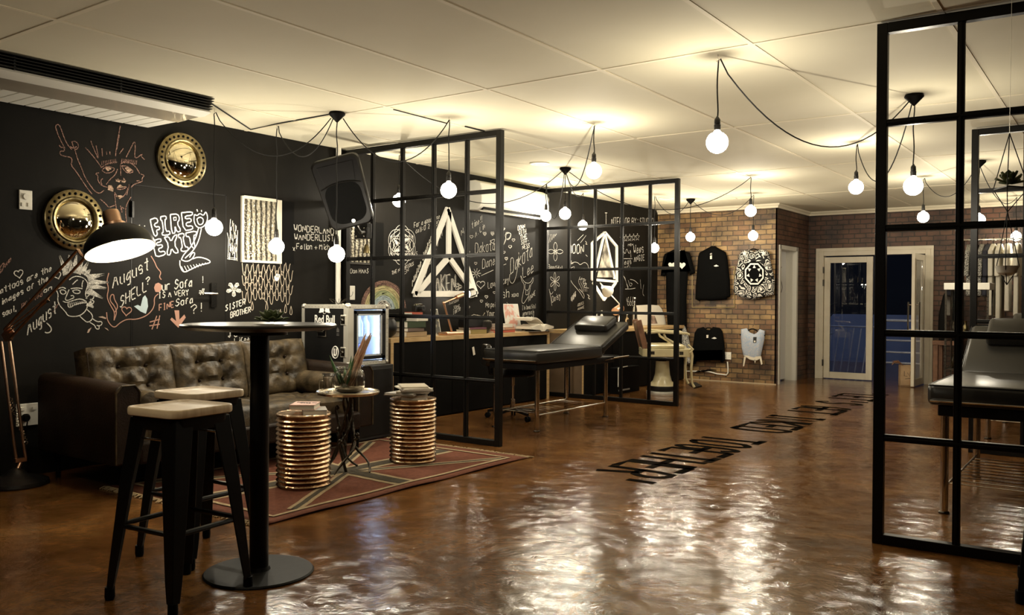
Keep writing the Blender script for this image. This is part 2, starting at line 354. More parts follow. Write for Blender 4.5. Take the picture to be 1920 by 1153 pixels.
# outside: pale blue wall, balcony floor railing, plants
M_out = mat('outside_blue_grey_render', (.26, .31, .44), .8)
struct(MB().bb(-9, 2, YF+6, YF+6.3, -.5, 7).done('wall_neighbour', mat('dark_outside_wall', (.010, .011, .014), .8), smooth=False))
struct(MB().bb(-8, 0, YF+4.2, YF+4.4, -.5, .95).done('wall_outside', M_out, smooth=False))
r = thing('balcony_railing', 'pale horizontal bar railing outside the open glass door', 'railing', (-3.2, YF+1.0, 0))
M_rail = mat('pale_rail_paint', (.80, .82, .88), .4)
for z in (.23, .40, .59, .91): MB().tube([(-.15, 0, z), (1.9, 0, z)], .014 if z < .9 else .02).done('rail', M_rail, r)
for x in (-.15, 1.9): MB().tube([(x, 0, 0), (x, 0, .91)], .018).done('post', M_rail, r)
r = thing('stair_railing', 'dark slanting stair balusters outside behind the closed glass door', 'railing', (-4.35, YF+1.6, 0))
for i in range(6): MB().tube([(i*.12, 0, 0), (i*.12+.1, 0, .75)], .01).done('baluster', M_rail, r)
MB().tube([(-.05, 0, .78), (.95, 0, .78)], .014).done('handrail', M_rail, r)
pt = thing('spiky_plant', 'dark spiky leaved plant outside behind the closed glass door', 'plant', (-4.4, YF+.9, 0))
b = MB()
for i in range(26):
    a = i*2.4; rr = .25+.25*random.random(); hgt = .35+.6*random.random()
    p = [Vector((math.cos(a)*rr*t, math.sin(a)*rr*t, .28+hgt*math.sin(t*1.7))) for t in (0, .25, .5, .75, 1)]
    b.tube(p, [.014, .018, .014, .009, .002], 4)
b.done('foliage', mat('dark_leaf', (.03, .05, .03), .5), pt)
MB().lathe([(.12, 0), (.16, .28)]).done('pot', M_black, pt)

# windows and service door set in the black wall
def wq(x, y, off=0): return on(x, y, 0, XW+off)
fd = struct(MB().bb(XW-.01, XW+.0015, 3.60, 4.41, .02, 2.05).done('door_3', M_bwall, smooth=False))
b = MB(); h0 = wq(403, 553, .03)
b.bb(XW+.012, XW+.022, h0.y-.025, h0.y+.025, h0.z-.10, h0.z+.10).tube([(XW+.02, h0.y, h0.z+.01), (XW+.06, h0.y, h0.z+.01), (XW+.06, h0.y-.12, h0.z+.01)], .009)
b.done('door_handle', M_chrome, fd)
for z in (.35, 1.87): MB().bb(XW+.001, XW+.022, 3.585, 3.60, z-.06, z+.06).done('hinge', M_blackg, fd, smooth=False)
MB().bb(XW, XW+.002, 3.588, 3.596, 0, 2.06).bb(XW, XW+.002, 4.412, 4.420, 0, 2.06).bb(XW, XW+.002, 3.588, 4.420, 2.052, 2.060).done('door_frame', M_frame, fd, smooth=False)
def wall_window(n, a, b_, jamb):
    p, q = wq(*a), wq(*b_)
    yA, yB, zA, zB = p.y, q.y, q.z, p.z
    f = struct(MB().bb(XW, XW+.02, yA-.02, yA, zA-.02, zB+.02).bb(XW, XW+.02, yB, yB+.05, zA-.02, zB+.02).bb(XW, XW+.02, yA, yB, zB, zB+.025).bb(XW, XW+.022, yA-.02, yB+.05, zA-.02, zA).done('window_%d' % n, jamb, smooth=False))
    MB().bb(XW, XW+.010, yA, yB, zA, zB).done('glass_pane', M_pglass, f, smooth=False)
    MB().bb(XW, XW+.0015, yB+.055, yB+.20, zA-.02, zB+.02).done('shutter_panel', M_black, f, smooth=False)
wall_window(1, (455, 372), (517, 490), M_whitep)
wall_window(2, (655, 415), (692, 493), mat('window_jamb_black', (.03, .027, .022), .6))

# ---------------------------------------------------------------- steel partitions
def partition(label, x0, x1, y, skew=0, n=5):
    d = Vector((x1-x0, skew, 0)); Lg = d.length; ang = math.atan2(d.y, d.x)
    t = thing('steel_partition', label, 'partition', (x0, y, 0), ang, None)
    hh = H-.012; p = .05; q = .034
    b = MB().bb(0, p, -p/2, p/2, 0, hh).bb(Lg-p, Lg, -p/2, p/2, 0, hh).bb(p, Lg-p, -p/2, p/2, hh-p, hh).bb(p, Lg-p, -p/2, p/2, 0, p)
    b.done('outer_frame', M_frame, t, smooth=False, bev=.003)
    for i in range(1, n):
        x = Lg*i/n
        b = MB().bb(x-q/2, x+q/2, -.016, .016, p, hh-p).bb(x-q/2+.011, x+q/2-.011, -.024, .024, p, hh-p)
        b.done('mullion', M_frame, t, smooth=False, bev=.002)
    for k in range(1, 5):
        z = .525*k+.01
        MB().bb(p, Lg-p, -.0165, .0165, z-q/2, z+q/2).bb(p, Lg-p, -.0245, .0245, z-q/2+.011, z+q/2-.011).done('glazing_bar', M_frame, t, smooth=False, bev=.002)
    return t
partition('black steel grid partition beside the sofa and drum tables, left and nearer of two', -4.22, XW+.01, 5.73)
partition('black steel grid partition between the headrest bed and the barber chair', -4.225, XW+.01, 9.15)
partition('large black steel grid partition at the right edge of the photo, nearest the camera', -1.06, 1.2, 4.62, .10, 6)
partition('black steel grid partition seen through the large right partition, behind the right bed', -1.075, 1.2, 7.86, 0, 6)

# ---------------------------------------------------------------- rug
RX0, RX1, RY0, RY1 = -5.30, -3.75, 2.98, 5.44
b = MB()
def rp(u, v, z=.010): return (RX0+(RX1-RX0)*v, RY0+(RY1-RY0)*u, z)     # u along the length, v towards the room
nu, nv = 40, 24; G = {}
def rh(u, v): return .010+.004*math.sin(u*19+v*5)*max(0, v-.8)*4+.0015*noise.noise((u*9, v*7, 0))
for i in range(nu+1):
    for j in range(nv+1):
        u, v = i/nu, j/nv
        p = rp(u, v, rh(u, v)); wob = .012*noise.noise((u*6, v*6, 3))
        G[i, j] = b.v((p[0]+wob, p[1]+wob*.6, p[2]))
for i in range(nu):
    for j in range(nv): b._f([G[i, j], G[i+1, j], G[i+1, j+1], G[i, j+1]])
rug = thing('kilim_rug', 'red brown kilim rug with cream and charcoal crossed bands under the drum tables', 'rug')
o = b.done('woven_field', M_rred, rug); md = o.modifiers.new('t', 'SOLIDIFY'); md.thickness = .004; md.offset = 0
def band(name, pts, wd, m, dz):
    b = MB(); P = []
    for k in range(len(pts)-1):
        for i in range(12):
            t = i/12; P.append([pts[k][q]+(pts[k+1][q]-pts[k][q])*t for q in (0, 1)])
    P.append(pts[-1])
    PP = []
    for u, v in P:
        p = rp(u, v); PP.append((p[0]+.006*noise.noise((u*20, v*20, 1)), p[1]+.006*noise.noise((u*20, v*20, 5)), rh(u, v)+dz+.0030))
    b.ribbon(PP, wd, (0, 0, 1)); return b.done(name, m, rug, smooth=False)
c0 = (.505, .54)
segs = [(c0, (.56, .06)), (c0, (.49, .93)), (c0, (.93, .56)), (c0, (.07, .50))]
for k, (p, q) in enumerate(segs):
    band('cream_band', [p, q], .185, M_rcream, .0012)
diag = [((.52, .58), (.93, .93)), ((.50, .5), (.90, .08)), ((.49, .58), (.12, .92)), ((.5, .5), (.10, .08))]
for p, q in diag: band('cream_band', [p, q], .085, M_rcream, .0016)
for p, q in diag: band('charcoal_band', [p, q], .035, M_rdark, .0026)
for k, (p, q) in enumerate(segs): band('charcoal_band', [p, q], .105, M_rdark, .0032)
band('cream_border', [(.05, .06), (.95, .06), (.95, .94), (.05, .94), (.05, .06)], .030, M_rcream, .0038)
b = MB()
for end, s_ in ((0, -1), (1, 1)):
    for i in range(150):
        v = (i+.5)/150; p = Vector(rp(end, v, .006)); a = random.uniform(-.5, .5); l_ = random.uniform(.035, .07)
        q = p+Vector((math.sin(a)*l_, s_*math.cos(a)*l_, 0)); m_ = (p+q)/2+Vector((random.uniform(-.006, .006), 0, .006)); q.z = .003
        b.tube([p, m_, q], .0038, 4)
b.done('fringe', M_rcream, rug)['kind'] = 'stuff'

# ---------------------------------------------------------------- leather sofa
def grid_solid(b, fn, nx, ny):
    """closed cushion: fn(u,v,side) -> point, u,v in 0..1"""
    A = [[[b.v(fn(i/nx, j/ny, s_)) for j in range(ny+1)] for i in range(nx+1)] for s_ in (1, -1)]
    for s_ in (0, 1):
        for i in range(nx):
            for j in range(ny):
                q = [A[s_][i][j], A[s_][i+1][j], A[s_][i+1][j+1], A[s_][i][j+1]]; b._f(q if s_ == 0 else q[::-1])
    for i in range(nx): b._f([A[0][i][0], A[1][i][0], A[1][i+1][0], A[0][i+1][0]]); b._f([A[0][i][ny], A[0][i+1][ny], A[1][i+1][ny], A[1][i][ny]])
    for j in range(ny): b._f([A[0][0][j], A[0][0][j+1], A[1][0][j+1], A[1][0][j]]); b._f([A[0][nx][j], A[1][nx][j], A[1][nx][j+1], A[0][nx][j+1]])
def cushion(b, W_, H_, D_, dims, M, seed=0):
    b.M = M
    def fn(u, v, s_):
        x = (u-.5)*W_; y = (v-.5)*H_
        eu = min(u, 1-u)*W_; ev = min(v, 1-v)*H_
        e = min(1, eu/.09)*min(1, ev/.09); puff = math.sqrt(max(0, 1-(1-e)**2))
        d = D_*.30+D_*.20*puff
        if s_ > 0:
            for (du, dv) in dims:
                r = math.hypot((u-du)*W_, (v-dv)*H_); a = math.atan2((v-dv)*H_, (u-du)*W_)
                d -= .050*math.exp(-(r/.040)**1.2); d += .006*math.sin(a*7+seed)*math.exp(-((r-.09)/.07)**2)
            if len(dims) > 1:
                for k in range(len(dims)-1):
                    (ax, ay), (bx, by) = dims[k], dims[k+1]
                    px, py = (u-ax)*W_, (v-ay)*H_; qx, qy = (bx-ax)*W_, (by-ay)*H_; tt = max(0, min(1, (px*qx+py*qy)/(qx*qx+qy*qy)))
                    d -= .014*math.exp(-(math.hypot(px-qx*tt, py-qy*tt)/.014)**2)
            d += .006*noise.noise((x*6+seed, y*6, seed))
            x *= 1+.012*math.sin(v*PI); y *= 1+.02*math.sin(u*3*PI)*abs(v-.5)*2
        return (x, s_*d, y)
    grid_solid(b, fn, int(W_/.018), int(H_/.018))
SY0, SY1, SXF, SXB = 2.84, 5.02, -4.98, -5.94
sofa = thing('leather_sofa', 'dark brown buttoned leather sofa against the black chalkboard wall', 'sofa', (-5.45, 3.93, 0))
sofa_off = Matrix.Translation((5.45, -3.93, 0))
def sb(): b = MB(); b.M = sofa_off; return b
sb().bb(SXB, SXF+.02, SY0+.15, SY1-.15, .18, .32).done('base_frame', M_leather2, sofa, bev=.02)
for (ya, yb) in ((SY0, SY0+.165), (SY1-.165, SY1)):
    b = sb(); pts = []
    ym = (ya+yb)/2; ww = yb-ya
    prof = [(ya, .19), (ya, .645), (ya+.012, .672), (ya+.045, .690), (yb-.045, .690), (yb-.012, .672), (yb, .645), (yb, .19)]
    b.loft([[Vector((x, p[0], p[1]-(0 if p[1] < .3 else (x-SXB)*.03-.015))) for p in prof] for x in (SXB, SXB+.3, SXF-.3, SXF)])
    am = b.done('armrest', M_leather2, sofa, bev=.014)
    b = sb(); b.tube([(SXF+.001, ya+.005, .2), (SXF+.001, ya+.005, .63), (SXF+.001, ya+.04, .674), (SXF+.001, yb-.04, .674), (SXF+.001, yb-.005, .63), (SXF+.001, yb-.005, .2)], .006, 6)
    b.done('piping', M_leather, am)
sb().bb(SXB, SXB+.2, SY0+.165, SY1-.165, .30, .66).done('backrest_frame', M_leather2, sofa, bev=.03)
# seat
b = sb(); Ms = sofa_off @ Matrix.Translation(((SXF-.04+SXB+.18)/2, (SY0+SY1)/2, .355)) @ Matrix(((0, 0, 1, 0), (1, 0, 0, 0), (0, 1, 0, 0), (0, 0, 0, 1)))
dm = [((i+.5)/9, .28+.36*(i % 2)) for i in range(9)]
cushion(b, SY1-SY0-.35, SXF-.04-(SXB+.18), .20, dm, Ms, 3); b.done('seat_cushion', M_leather, sofa)
cw = (SY1-SY0-.35)/3
for k in range(3):
    yc = SY0+.175+cw*(k+.5)
    Mc = sofa_off @ Matrix.Translation((SXB+.27, yc, .645)) @ Matrix.Rotation(math.radians(-13), 4, 'Y') @ Matrix(((0, 1, 0, 0), (1, 0, 0, 0), (0, 0, 1, 0), (0, 0, 0, 1)))
    dms = [(.33, .68), (.66, .68), (.66, .36), (.33, .36)]
    b = MB(); cushion(b, cw+.01, .44, .26, dms, Mc, k*5+1); cs = b.done('back_cushion', M_leather, sofa)
    for du, dv in dms:
        b = MB(); b.M = Mc; b.sph(((du-.5)*cw, .26*.5-.042, (dv-.5)*.44), .011, 10, 6); b.done('button', M_leather2, cs)
    b = MB(); b.M = Mc; a_, h_ = cw/2, .215
    b.tube([(x, .082, z) for x, z in ((-a_, -h_), (-a_, h_-.03), (-a_+.03, h_), (-a_*.3, h_-.008), (a_*.3, h_-.008), (a_-.03, h_), (a_, h_-.03), (a_, -h_))], .006, 6); b.done('piping', M_leather2, cs)
for y_, sgn in ((SY0+.255, 1), (SY1-.255, -1)):
    b = sb(); b.lathe([(.04, 0), (.085, .012), (.092, .04), (.092, .50), (.085, .528), (.04, .54)], (SXF-.56, y_, .535), 24, Matrix.Rotation(PI/2, 3, 'Y'))
    q = b.done('bolster_cushion', M_leather, sofa)
for x in (SXF-.08, SXB+.08):
    for y in (SY0+.1, SY1-.1): sb().lathe([(.014, .018 if x > -5.5 else 0), (.024, .20)], (x, y, 0), 12).done('leg', M_black, sofa)

# ---------------------------------------------------------------- copper drum tables
def drum(loc, label, hd=.47, rd=.172):
    t = thing('copper_drum_table', label, 'side table', (*loc, .012), 0)
    pr = [(rd-.02, 0)]; n = 15; st = (hd-.03)/n
    for k in range(n):
        z = .008+k*st
        for a, dr in ((.0, -.026), (.10, -.022), (.16, -.004), (.28, .002), (.45, -.001), (.70, -.009), (.88, -.016)): pr.append((rd+dr, z+st*a))
    pr += [(rd-.018, hd-.02), (rd+.001, hd-.016), (rd+.003, hd-.008), (rd, hd-.002), (rd-.006, hd), (rd-.014, hd-.004)]
    MB().lathe(pr, n=64).done('ribbed_drum', M_drum, t)
    MB().lathe([(rd-.02, hd-.012), (rd-.02, hd-.005)], n=48).done('table_top', M_drum, t)
    return t
d1 = (-4.325, 3.735); d2 = (-4.335, 4.785)
drum(d1, 'ribbed copper drum table with a pink book on top, nearer of the two')
drum(d2, 'ribbed copper drum table stacked with magazines beside the partition')
def book(name, label, cat, loc, rz, dims, cover, pages=True, group=None):
    a, b_, h_ = dims; t = thing(name, label, cat, loc, rz, group)
    MB().bb(-a/2, a/2, -b_/2, b_/2, 0, .0018+h_*.05).bb(-a/2, a/2, -b_/2, b_/2, h_*.95-.0018, h_).bb(-a/2, -a/2+.003, -b_/2, b_/2, 0, h_).done('cover', cover, t, smooth=False)
    MB().bb(-a/2+.003, a/2-.004, -b_/2+.003, b_/2-.003, .001+h_*.05, h_*.95-.001).done('pages', M_paper, t, smooth=False)
    return t
zd = .012+.466
book('book', 'grey hardback book under the pink book on the nearer drum table', 'book', (d1[0]+.055, d1[1]+.04, zd), .9, (.15, .20, .03), M_grey)
t = book('book', 'pink hardback book with black lettering on the nearer drum table', 'book', (d1[0]+.0, d1[1]+.01, zd+.03), .65, (.16, .19, .032), M_pinkc)
def txt(name, s, M, size, m, parent=None, ext=.0005, align='CENTER', sx=1):
    c = bpy.data.curves.new(name, 'FONT'); c.body = s; c.size = size; c.extrude = ext; c.align_x = align; c.align_y = 'CENTER'; c.offset = size*.012
    o = bpy.data.objects.new(name, c); C.objects.link(o); bpy.context.view_layer.update()
    dg = bpy.context.evaluated_depsgraph_get(); me = bpy.data.meshes.new_from_object(o.evaluated_get(dg)); bpy.data.objects.remove(o)
    me.transform(M @ Matrix.Diagonal((sx, 1, 1, 1))); me.materials.clear(); me.materials.append(m)
    o = bpy.data.objects.new(name, me); C.objects.link(o)
    if parent: o.parent = parent
    return o
txt('title_lettering', 'MEDIUM', Matrix.Translation((0, .0, .0325)) @ Matrix.Rotation(-.2, 4, 'Z') @ Matrix.Translation((0, .03, 0)), .036, M_ink, t)
txt('title_lettering', 'RARE', Matrix.Translation((0, .0, .0325)) @ Matrix.Rotation(-.2, 4, 'Z'), .030, M_ink, t)
zz = zd; cols = [mat('magazine_a', (.30, .25, .20), .35), M_paper, M_grey, mat('magazine_b', (.55, .50, .40), .3), mat('magazine_c', (.20, .16, .13), .3), M_paper]
for i, (th_, rz_, dx, dy, a, c, lb) in enumerate([(.034, .75, .01, .0, (.17, .22), M_paper, 'thick pale book at the bottom of the magazine stack on the far drum table'),
        (.008, .35, -.03, -.03, (.21, .29), cols[0], 'dark magazine sticking out left above the thick book on the far drum table'),
        (.007, .2, -.02, -.02, (.21, .28), cols[2], 'grey magazine second above the thick book on the far drum table'),
        (.012, .6, .01, .01, (.21, .27), cols[3], 'pale magazine in the middle of the stack on the far drum table'),
        (.010, .8, .02, .0, (.20, .27), cols[4], 'brown magazine just under the topmost pair on the far drum table'),
        (.010, 1.0, .0, .0, (.19, .25), cols[1], 'cream magazine second from the top of the far drum stack'),
        (.012, .85, -.01, .01, (.18, .24), cols[3], 'topmost glossy magazine on the far copper drum table')]):
    book('magazine' if i else 'book', lb, 'magazine' if i else 'book', (d2[0]+dx, d2[1]+dy, zz), rz_, (a[0]*1.12, a[1]*1.12, th_), c, group='magazines stacked on the far drum table' if i else None); zz += th_+.0005

# ---------------------------------------------------------------- root table with tray
rt = thing('root_table', 'round silver tray table on twisted dark root legs between the copper drums', 'side table', (-4.42, 4.21, .014))
b = MB(); b.lathe([(.20, .538), (.212, .540), (.218, .556), (.214, .562), (.206, .552), (.195, .548), (.001, .548)], n=56); b.done('tray_top', mat('worn_silver_tray', (.62, .56, .44), .25, 1, col2=(.45, .38, .28), nscale=9), rt)
for k in range(5):
    a0 = k*2*PI/5+.3; b = MB(); P = []; R_ = []
    for i in range(22):
        t_ = i/21; z = .0+t_*.535; a = a0+t_*2.9+.5*math.sin(t_*6+k)
        r = .150*(1-t_)**2.6+.020+.03*max(0, t_-.8)*2.2+.007*math.sin(t_*15+k)
        P.append((r*math.cos(a), r*math.sin(a), z+.007)); R_.append(.0065+.0045*math.sin(t_*PI)+.0015*math.sin(t_*31+k))
    b.tube(P, R_, 8); b.done('root_leg', M_dark, rt)
for k, (a, z0, z1, rr) in enumerate(((3.4, .30, .44, .10), (3.0, .20, .28, .13), (.2, .24, .26, .09), (4.9, .12, .22, .10))):
    b = MB(); P = [(.02*math.cos(a), .02*math.sin(a), z0-.12), (rr*.6*math.cos(a), rr*.6*math.sin(a), z0-.02), (rr*math.cos(a), rr*math.sin(a), z1-.02), (rr*math.cos(a)*.86, rr*math.sin(a)*.86, z1)]
    b.tube(P, [.011, .010, .009, .015], 8); b.sph(P[-1], .018, 10, 6); b.done('knot_branch', M_dark, rt)
tz = .014+.550; tc0 = Vector((-4.42, 4.21, tz))
# glass jar
def vat(px, py, dep_of): # point at the same distance as dep_of
    q = Vector(dep_of)-CAMP; return CAMP+ray(px, py)*q.dot(_F)
jar = thing('glass_jar', 'round clear glass jar on the tray holding sticks and aloe', 'jar', (tc0.x+.005, tc0.y+.01, tz))
o_ = [(.001, .0), (.07, .0), (.095, .012), (.108, .05), (.108, .11), (.095, .145), (.080, .160), (.084, .170), (.092, .178)]
i_ = [(.088, .178), (.079, .168), (.076, .158), (.091, .142), (.103, .11), (.103, .05), (.090, .018), (.06, .008), (.001, .008)]
MB().lathe(o_+i_, n=40).done('jar_body', M_glass, jar)
MB().lathe([(.001, .0085), (.085, .014), (.095, .03), (.05, .036), (.001, .034)], n=24).done('pebble_bed', mat('pale_sand', (.35, .28, .18), .9), jar)
al = thing('aloe_plant', 'small aloe with three pointed leaves showing above the glass jar', 'plant', (jar.location.x-.035, jar.location.y-.01, tz+.03))
for k, (a, ln, lean) in enumerate(((3.7, .225, .20), (1.5, .22, .02), (.3, .22, .06), (2.4, .14, .2), (5.2, .12, .2))):
    d_ = Vector((math.cos(a), math.sin(a), 0)); P = [d_*.01, d_*(.03+lean*.1)+Vector((0, 0, ln*.35)), d_*(.04+lean*.22)+Vector((0, 0, ln*.7)), d_*(.05+lean*.30)+Vector((0, 0, ln))]
    MB().tube(P, [.016, .015, .010, .001], 6).done('leaf', M_aloe, al)
s0 = Vector((jar.location.x, jar.location.y, tz))
sb_ = [(-.055, .0), (-.035, -.02), (-.01, -.03), (.02, -.01), (.0, .02), (-.045, .02), (-.02, .035)]
grp = 'wooden sticks leaning in the glass jar'
rdir = _R
for k, (a, c) in enumerate(sb_):
    p0 = s0+rdir*a*1.1+Vector((0, 0, .042)); p1 = s0+rdir*(.13+.022*math.sin(k*2.1))+Vector((_F.x, _F.y, 0))*c*.6+Vector((0, 0, .385+.03*math.sin(k*1.7)))
    if (p0-s0).xy.length > .08: p0 = s0+(p0-s0)*.75; p0.z = tz+.042
    b = MB(); b.tube([p0, p0.lerp(p1, .5), p0.lerp(p1, .93), p1], [.0080, .0085, .0065, .002], 7)
    tag(b.done('wooden_stick', mat('pale_cedar_stick', (.62, .42, .28), .6, col2=(.48, .29, .18), nscale=30)), 'thin reddish brown stick leaning to the right in the glass jar', 'stick', grp)
mg = thing('glass_mug', 'small square handled clear glass mug on the tray left of the jar', 'mug', (tc0.x-.105, tc0.y-.085, tz))
MB().lathe([(.001, 0), (.034, 0), (.036, .10), (.042, .125), (.045, .13), (.041, .13), (.033, .10), (.031, .008), (.001, .008)], n=28).done('mug_body', M_glass, mg)
b = MB(); q = -rdir; b.tube([q*.035+Vector((0, 0, .02)), q*.062+Vector((0, 0, .02)), q*.062+Vector((0, 0, .078)), q*.035+Vector((0, 0, .08))], .0045, 8); b.done('handle', M_glass, mg)

# ---------------------------------------------------------------- bar stools
def bar_stool(label, loc, rz):
    t = thing('bar_stool', label, 'bar stool', (*loc, 0), rz)
    b = MB(); pr = rrect(.315, .315, .05, 6)
    b.loft([[Vector((x*k, y*k, z)) for x, y in pr] for k, z in ((.965, .744), (.99, .747), (1, .754), (1, .768), (.99, .775), (.965, .778), (.93, .7765), (.86, .770), (.5, .7685), (.02, .7685))])
    b.done('seat', M_wood, t)
    b = MB(); pr = rrect(.275, .275, .04, 5)
    b.loft([[Vector((x*k, y*k, z)) for x, y in pr] for k, z in ((1, .69), (1.02, .742), (.9, .743), (.9, .70))]); b.done('seat_rim', M_frame, t)
    for sx in (-1, 1):
        for sy in (-1, 1):
            b = MB(); rings = []
            for z, c_, w_ in ((.735, .135, .088), (.45, .166, .070), (.12, .193, .046), (.045, .198, .036)):
                x, y = sx*c_, sy*c_; th_ = .006
                P = [(x, y), (x-sx*w_, y), (x-sx*w_, y-sy*th_), (x-sx*w_*.55, y-sy*.016), (x-sx*.016, y-sy*w_*.55), (x-sx*th_, y-sy*w_), (x, y-sy*w_)]
                rings.append([Vector((p[0], p[1], z)) for p in P])
            b.loft(rings); lg = b.done('leg', M_frame, t, smooth=False, bev=.003)
            MB().lathe([(.017, 0), (.020, .012), (.019, .052)], (sx*.188, sy*.188, 0), 12).done('rubber_foot', M_black, lg)
    zf = .30
    for k in range(4):
        a = k*PI/2; R_ = Matrix.Rotation(a, 4, 'Z'); c_ = .170
        b = MB(); b.M = R_; b.tube([(-c_+.02, -c_, zf), (-c_+.07, -c_+.004, zf), (c_-.07, -c_+.004, zf), (c_-.02, -c_, zf)], [.006, .011, .011, .006], 8); b.done('footrest_bar', M_frame, t)
    for y in (-.135, .135): MB().tube([(-.12, y, .655), (.12, y, .655)], .004, 6).done('upper_bar', M_chrome, t)
    return t
bs = bar_stool('pale wooden seat on black metal bar stool, frontmost of the pair at the bar table', (-3.165, 2.085), math.radians(6))
bar_stool('pale wooden seat bar stool behind the frontmost one, nearer the sofa', (-3.605, 2.475), math.radians(3))
dup(bs, (-.185, 4.24, 0), math.radians(4), 'black metal bar stool leg and seat at the lower right edge of the photo')
# ---------------------------------------------------------------- bar table
tb = thing('bar_table', 'tall round black pedestal bar table beside the two wooden stools', 'table', (-3.135, 2.455, 0))
MB().lathe([(.236, 0), (.238, .006), (.232, .012), (.05, .016), (.044, .03)], n=64).done('base_plate', mat('black_powder_coat', (.008, .008, .007), .5, col2=(.012, .0115, .0105), nscale=30, spec=.12), tb)
MB().lathe([(.041, .012), (.041, 1.07)], n=28).done('pole', M_frame, tb)
MB().lathe([(.12, 1.055), (.12, 1.068), (.20, 1.072), (.305, 1.078), (.333, 1.092), (.334, 1.098), (.328, 1.103), (.01, 1.103)], n=72).done('table_top', mat('black_laminate', (.030, .028, .025), .28), tb)
sc = thing('succulent_rosette', 'green rosette succulent lying on the tall bar table', 'plant', (-3.11, 2.50, 1.104))
for ring, (n, r, ln, up) in enumerate(((10, .018, .062, .25), (9, .014, .056, .7), (7, .010, .045, 1.1), (5, .004, .03, 1.4))):
    for k in range(n):
        a = k*2*PI/n+ring*.4; e_ = up+.1*math.sin(k*3); d_ = Vector((math.cos(a)*math.cos(e_), math.sin(a)*math.cos(e_), math.sin(e_))); u_ = Vector((-math.sin(a), math.cos(a), 0)); n_ = d_.cross(u_)
        o0 = Vector((math.cos(a)*r, math.sin(a)*r, .010+.006*ring)); b = MB(); rings = []
        for t_, w_, th_ in ((0, .007, .004), (.35, .014, .006), (.7, .016, .006), (.9, .009, .004), (1, .001, .001)):
            c_ = o0+d_*ln*t_; rings.append([c_+u_*w_*math.cos(2*PI*j/8)+n_*th_*math.sin(2*PI*j/8) for j in range(8)])
        b.loft(rings); b.done('leaf', M_green_leaf, sc)

# ---------------------------------------------------------------- pendant lamps
def sag(a, b, s, n=22):
    a = Vector(a); b = Vector(b)
    return [a.lerp(b, i/n)-Vector((0, 0, 4*s*(i/n)*(1-i/n))) for i in range(n+1)]
M_socket = mat('black_bakelite', (.012, .011, .010), .35)
def rose(px, py, label, z=H):
    p = on(px, py, 2, z-.01); t = thing('ceiling_rose', label, 'ceiling rose', (p.x, p.y, z))
    MB().lathe([(.001, -.078), (.006, -.076), (.062, -.018), (.062, -.012), (.056, -.0005), (.001, -.0005)], n=28).done('cone', M_black, t)
    return Vector((p.x, p.y, z))
R1 = rose(1714, 180, 'black cone ceiling rose seen through the large right partition, holding the large bulb')
R2_ = rose(1060, 316, 'black cone ceiling rose above the second partition with five cords')
R3 = rose(1295, 374, 'black cone ceiling rose nearest the brick wall of hanging clothes')
R4 = rose(632, 213, 'small black cone ceiling rose above the loudspeaker')
R5 = rose(1836, 303, 'black cone ceiling rose farthest right, beyond the right bed')
def bulb_mesh():
    b = MB(); pr = [(.013, .075), (.016, .066), (.024, .056)]
    for i in range(1, 13):
        a = .42+(PI-.42)*i/12; pr.append((max(.0005, .0625*math.sin(a)), .0625*math.cos(a)))
    b.lathe(pr, n=24); return b
def pendant(label, hook, bz, ros=None, sg=.25, own=True, hz=H):
    """hook: ceiling point; bz: height of the bulb's centre; ros: the rose the cord comes from"""
    h = Vector(hook); t = thing('pendant_lamp', label, 'pendant lamp', (h.x, h.y, bz-.065))
    z0 = bz-.065; L0 = lambda p: (p[0]-h.x, p[1]-h.y, p[2]-z0)
    bm_ = bulb_mesh(); bmesh.ops.translate(bm_.b, verts=bm_.b.verts, vec=(0, 0, .065)); lamp_light(bm_.done('globe_bulb', M_bulb, t), (0, 0, .060), 7.6)
    MB().lathe([(.0165, .134), (.0185, .136), (.0195, .165), (.0165, .168), (.0175, .172), (.0165, .196), (.007, .210), (.004, .216)], n=18).done('lamp_holder', M_socket, t)
    b = MB(); top = (h.x, h.y, h.z-(.075 if not own else .035))
    k = max(3, int((top[2]-bz)/.05)); P = [(h.x+.0035*math.sin(i*.9+bz*9), h.y+.003*math.cos(i*1.3), bz+.145+(top[2]-bz-.145)*i/k) for i in range(k+1)]
    b.tube([L0(p) for p in P], .0042, 6)
    if own and ros is not None:
        e = Vector((ros.x, ros.y, ros.z-.045)); dv = (e-h); dv.z = 0
        if dv.length > 1e-3: e = e-dv.normalized()*.045
        s = sag((h.x, h.y, h.z-.03), e, sg); s0 = Vector(P[-1])
        lp = [s0, s0+Vector((.004, .004, .012))+dv.normalized()*.008] + s[1:]
        b.tube([L0(p) for p in lp], .0042, 6)
    b.done('cord', M_cord, t)
    if own:
        b = MB(); b.tube([L0((h.x, h.y, h.z)), L0((h.x, h.y, h.z-.02)), L0((h.x+.012, h.y, h.z-.03)), L0((h.x, h.y, h.z-.042)), L0((h.x-.01, h.y, h.z-.034))], .0025, 6); b.done('ceiling_hook', M_steel, t)
    return t
def hk(px, py): p = on(px, py, 2, H-.02); return Vector((p.x, p.y, H))
pendant('largest bare globe bulb, hanging from the ceiling hook in the middle of the room', hk(1346, 109), 2.12, R1, .40)
pendant('bare globe bulb on looped cord, just above the top corner of the second partition', hk(1114, 234), 2.235, R2_, .30)
pendant('bare globe bulb right above the white triangle, seen through the first partition', hk(842, 224), 2.055, R4, .32)
pendant('bare globe bulb just left of the large right partition', hk(1606, 270), 2.22, R1, .42)
pendant('bare globe bulb at ceiling height, above the lower bulb over the patterned sweatshirt', hk(1408, 332), 2.22, R2_, .38)
pendant('large bare globe bulb hanging straight from the rose inside the right partition', R1, 2.0, own=False)
pendant('bare globe bulb hanging straight from the rose above the black heart shirt', R3, 2.09, own=False)
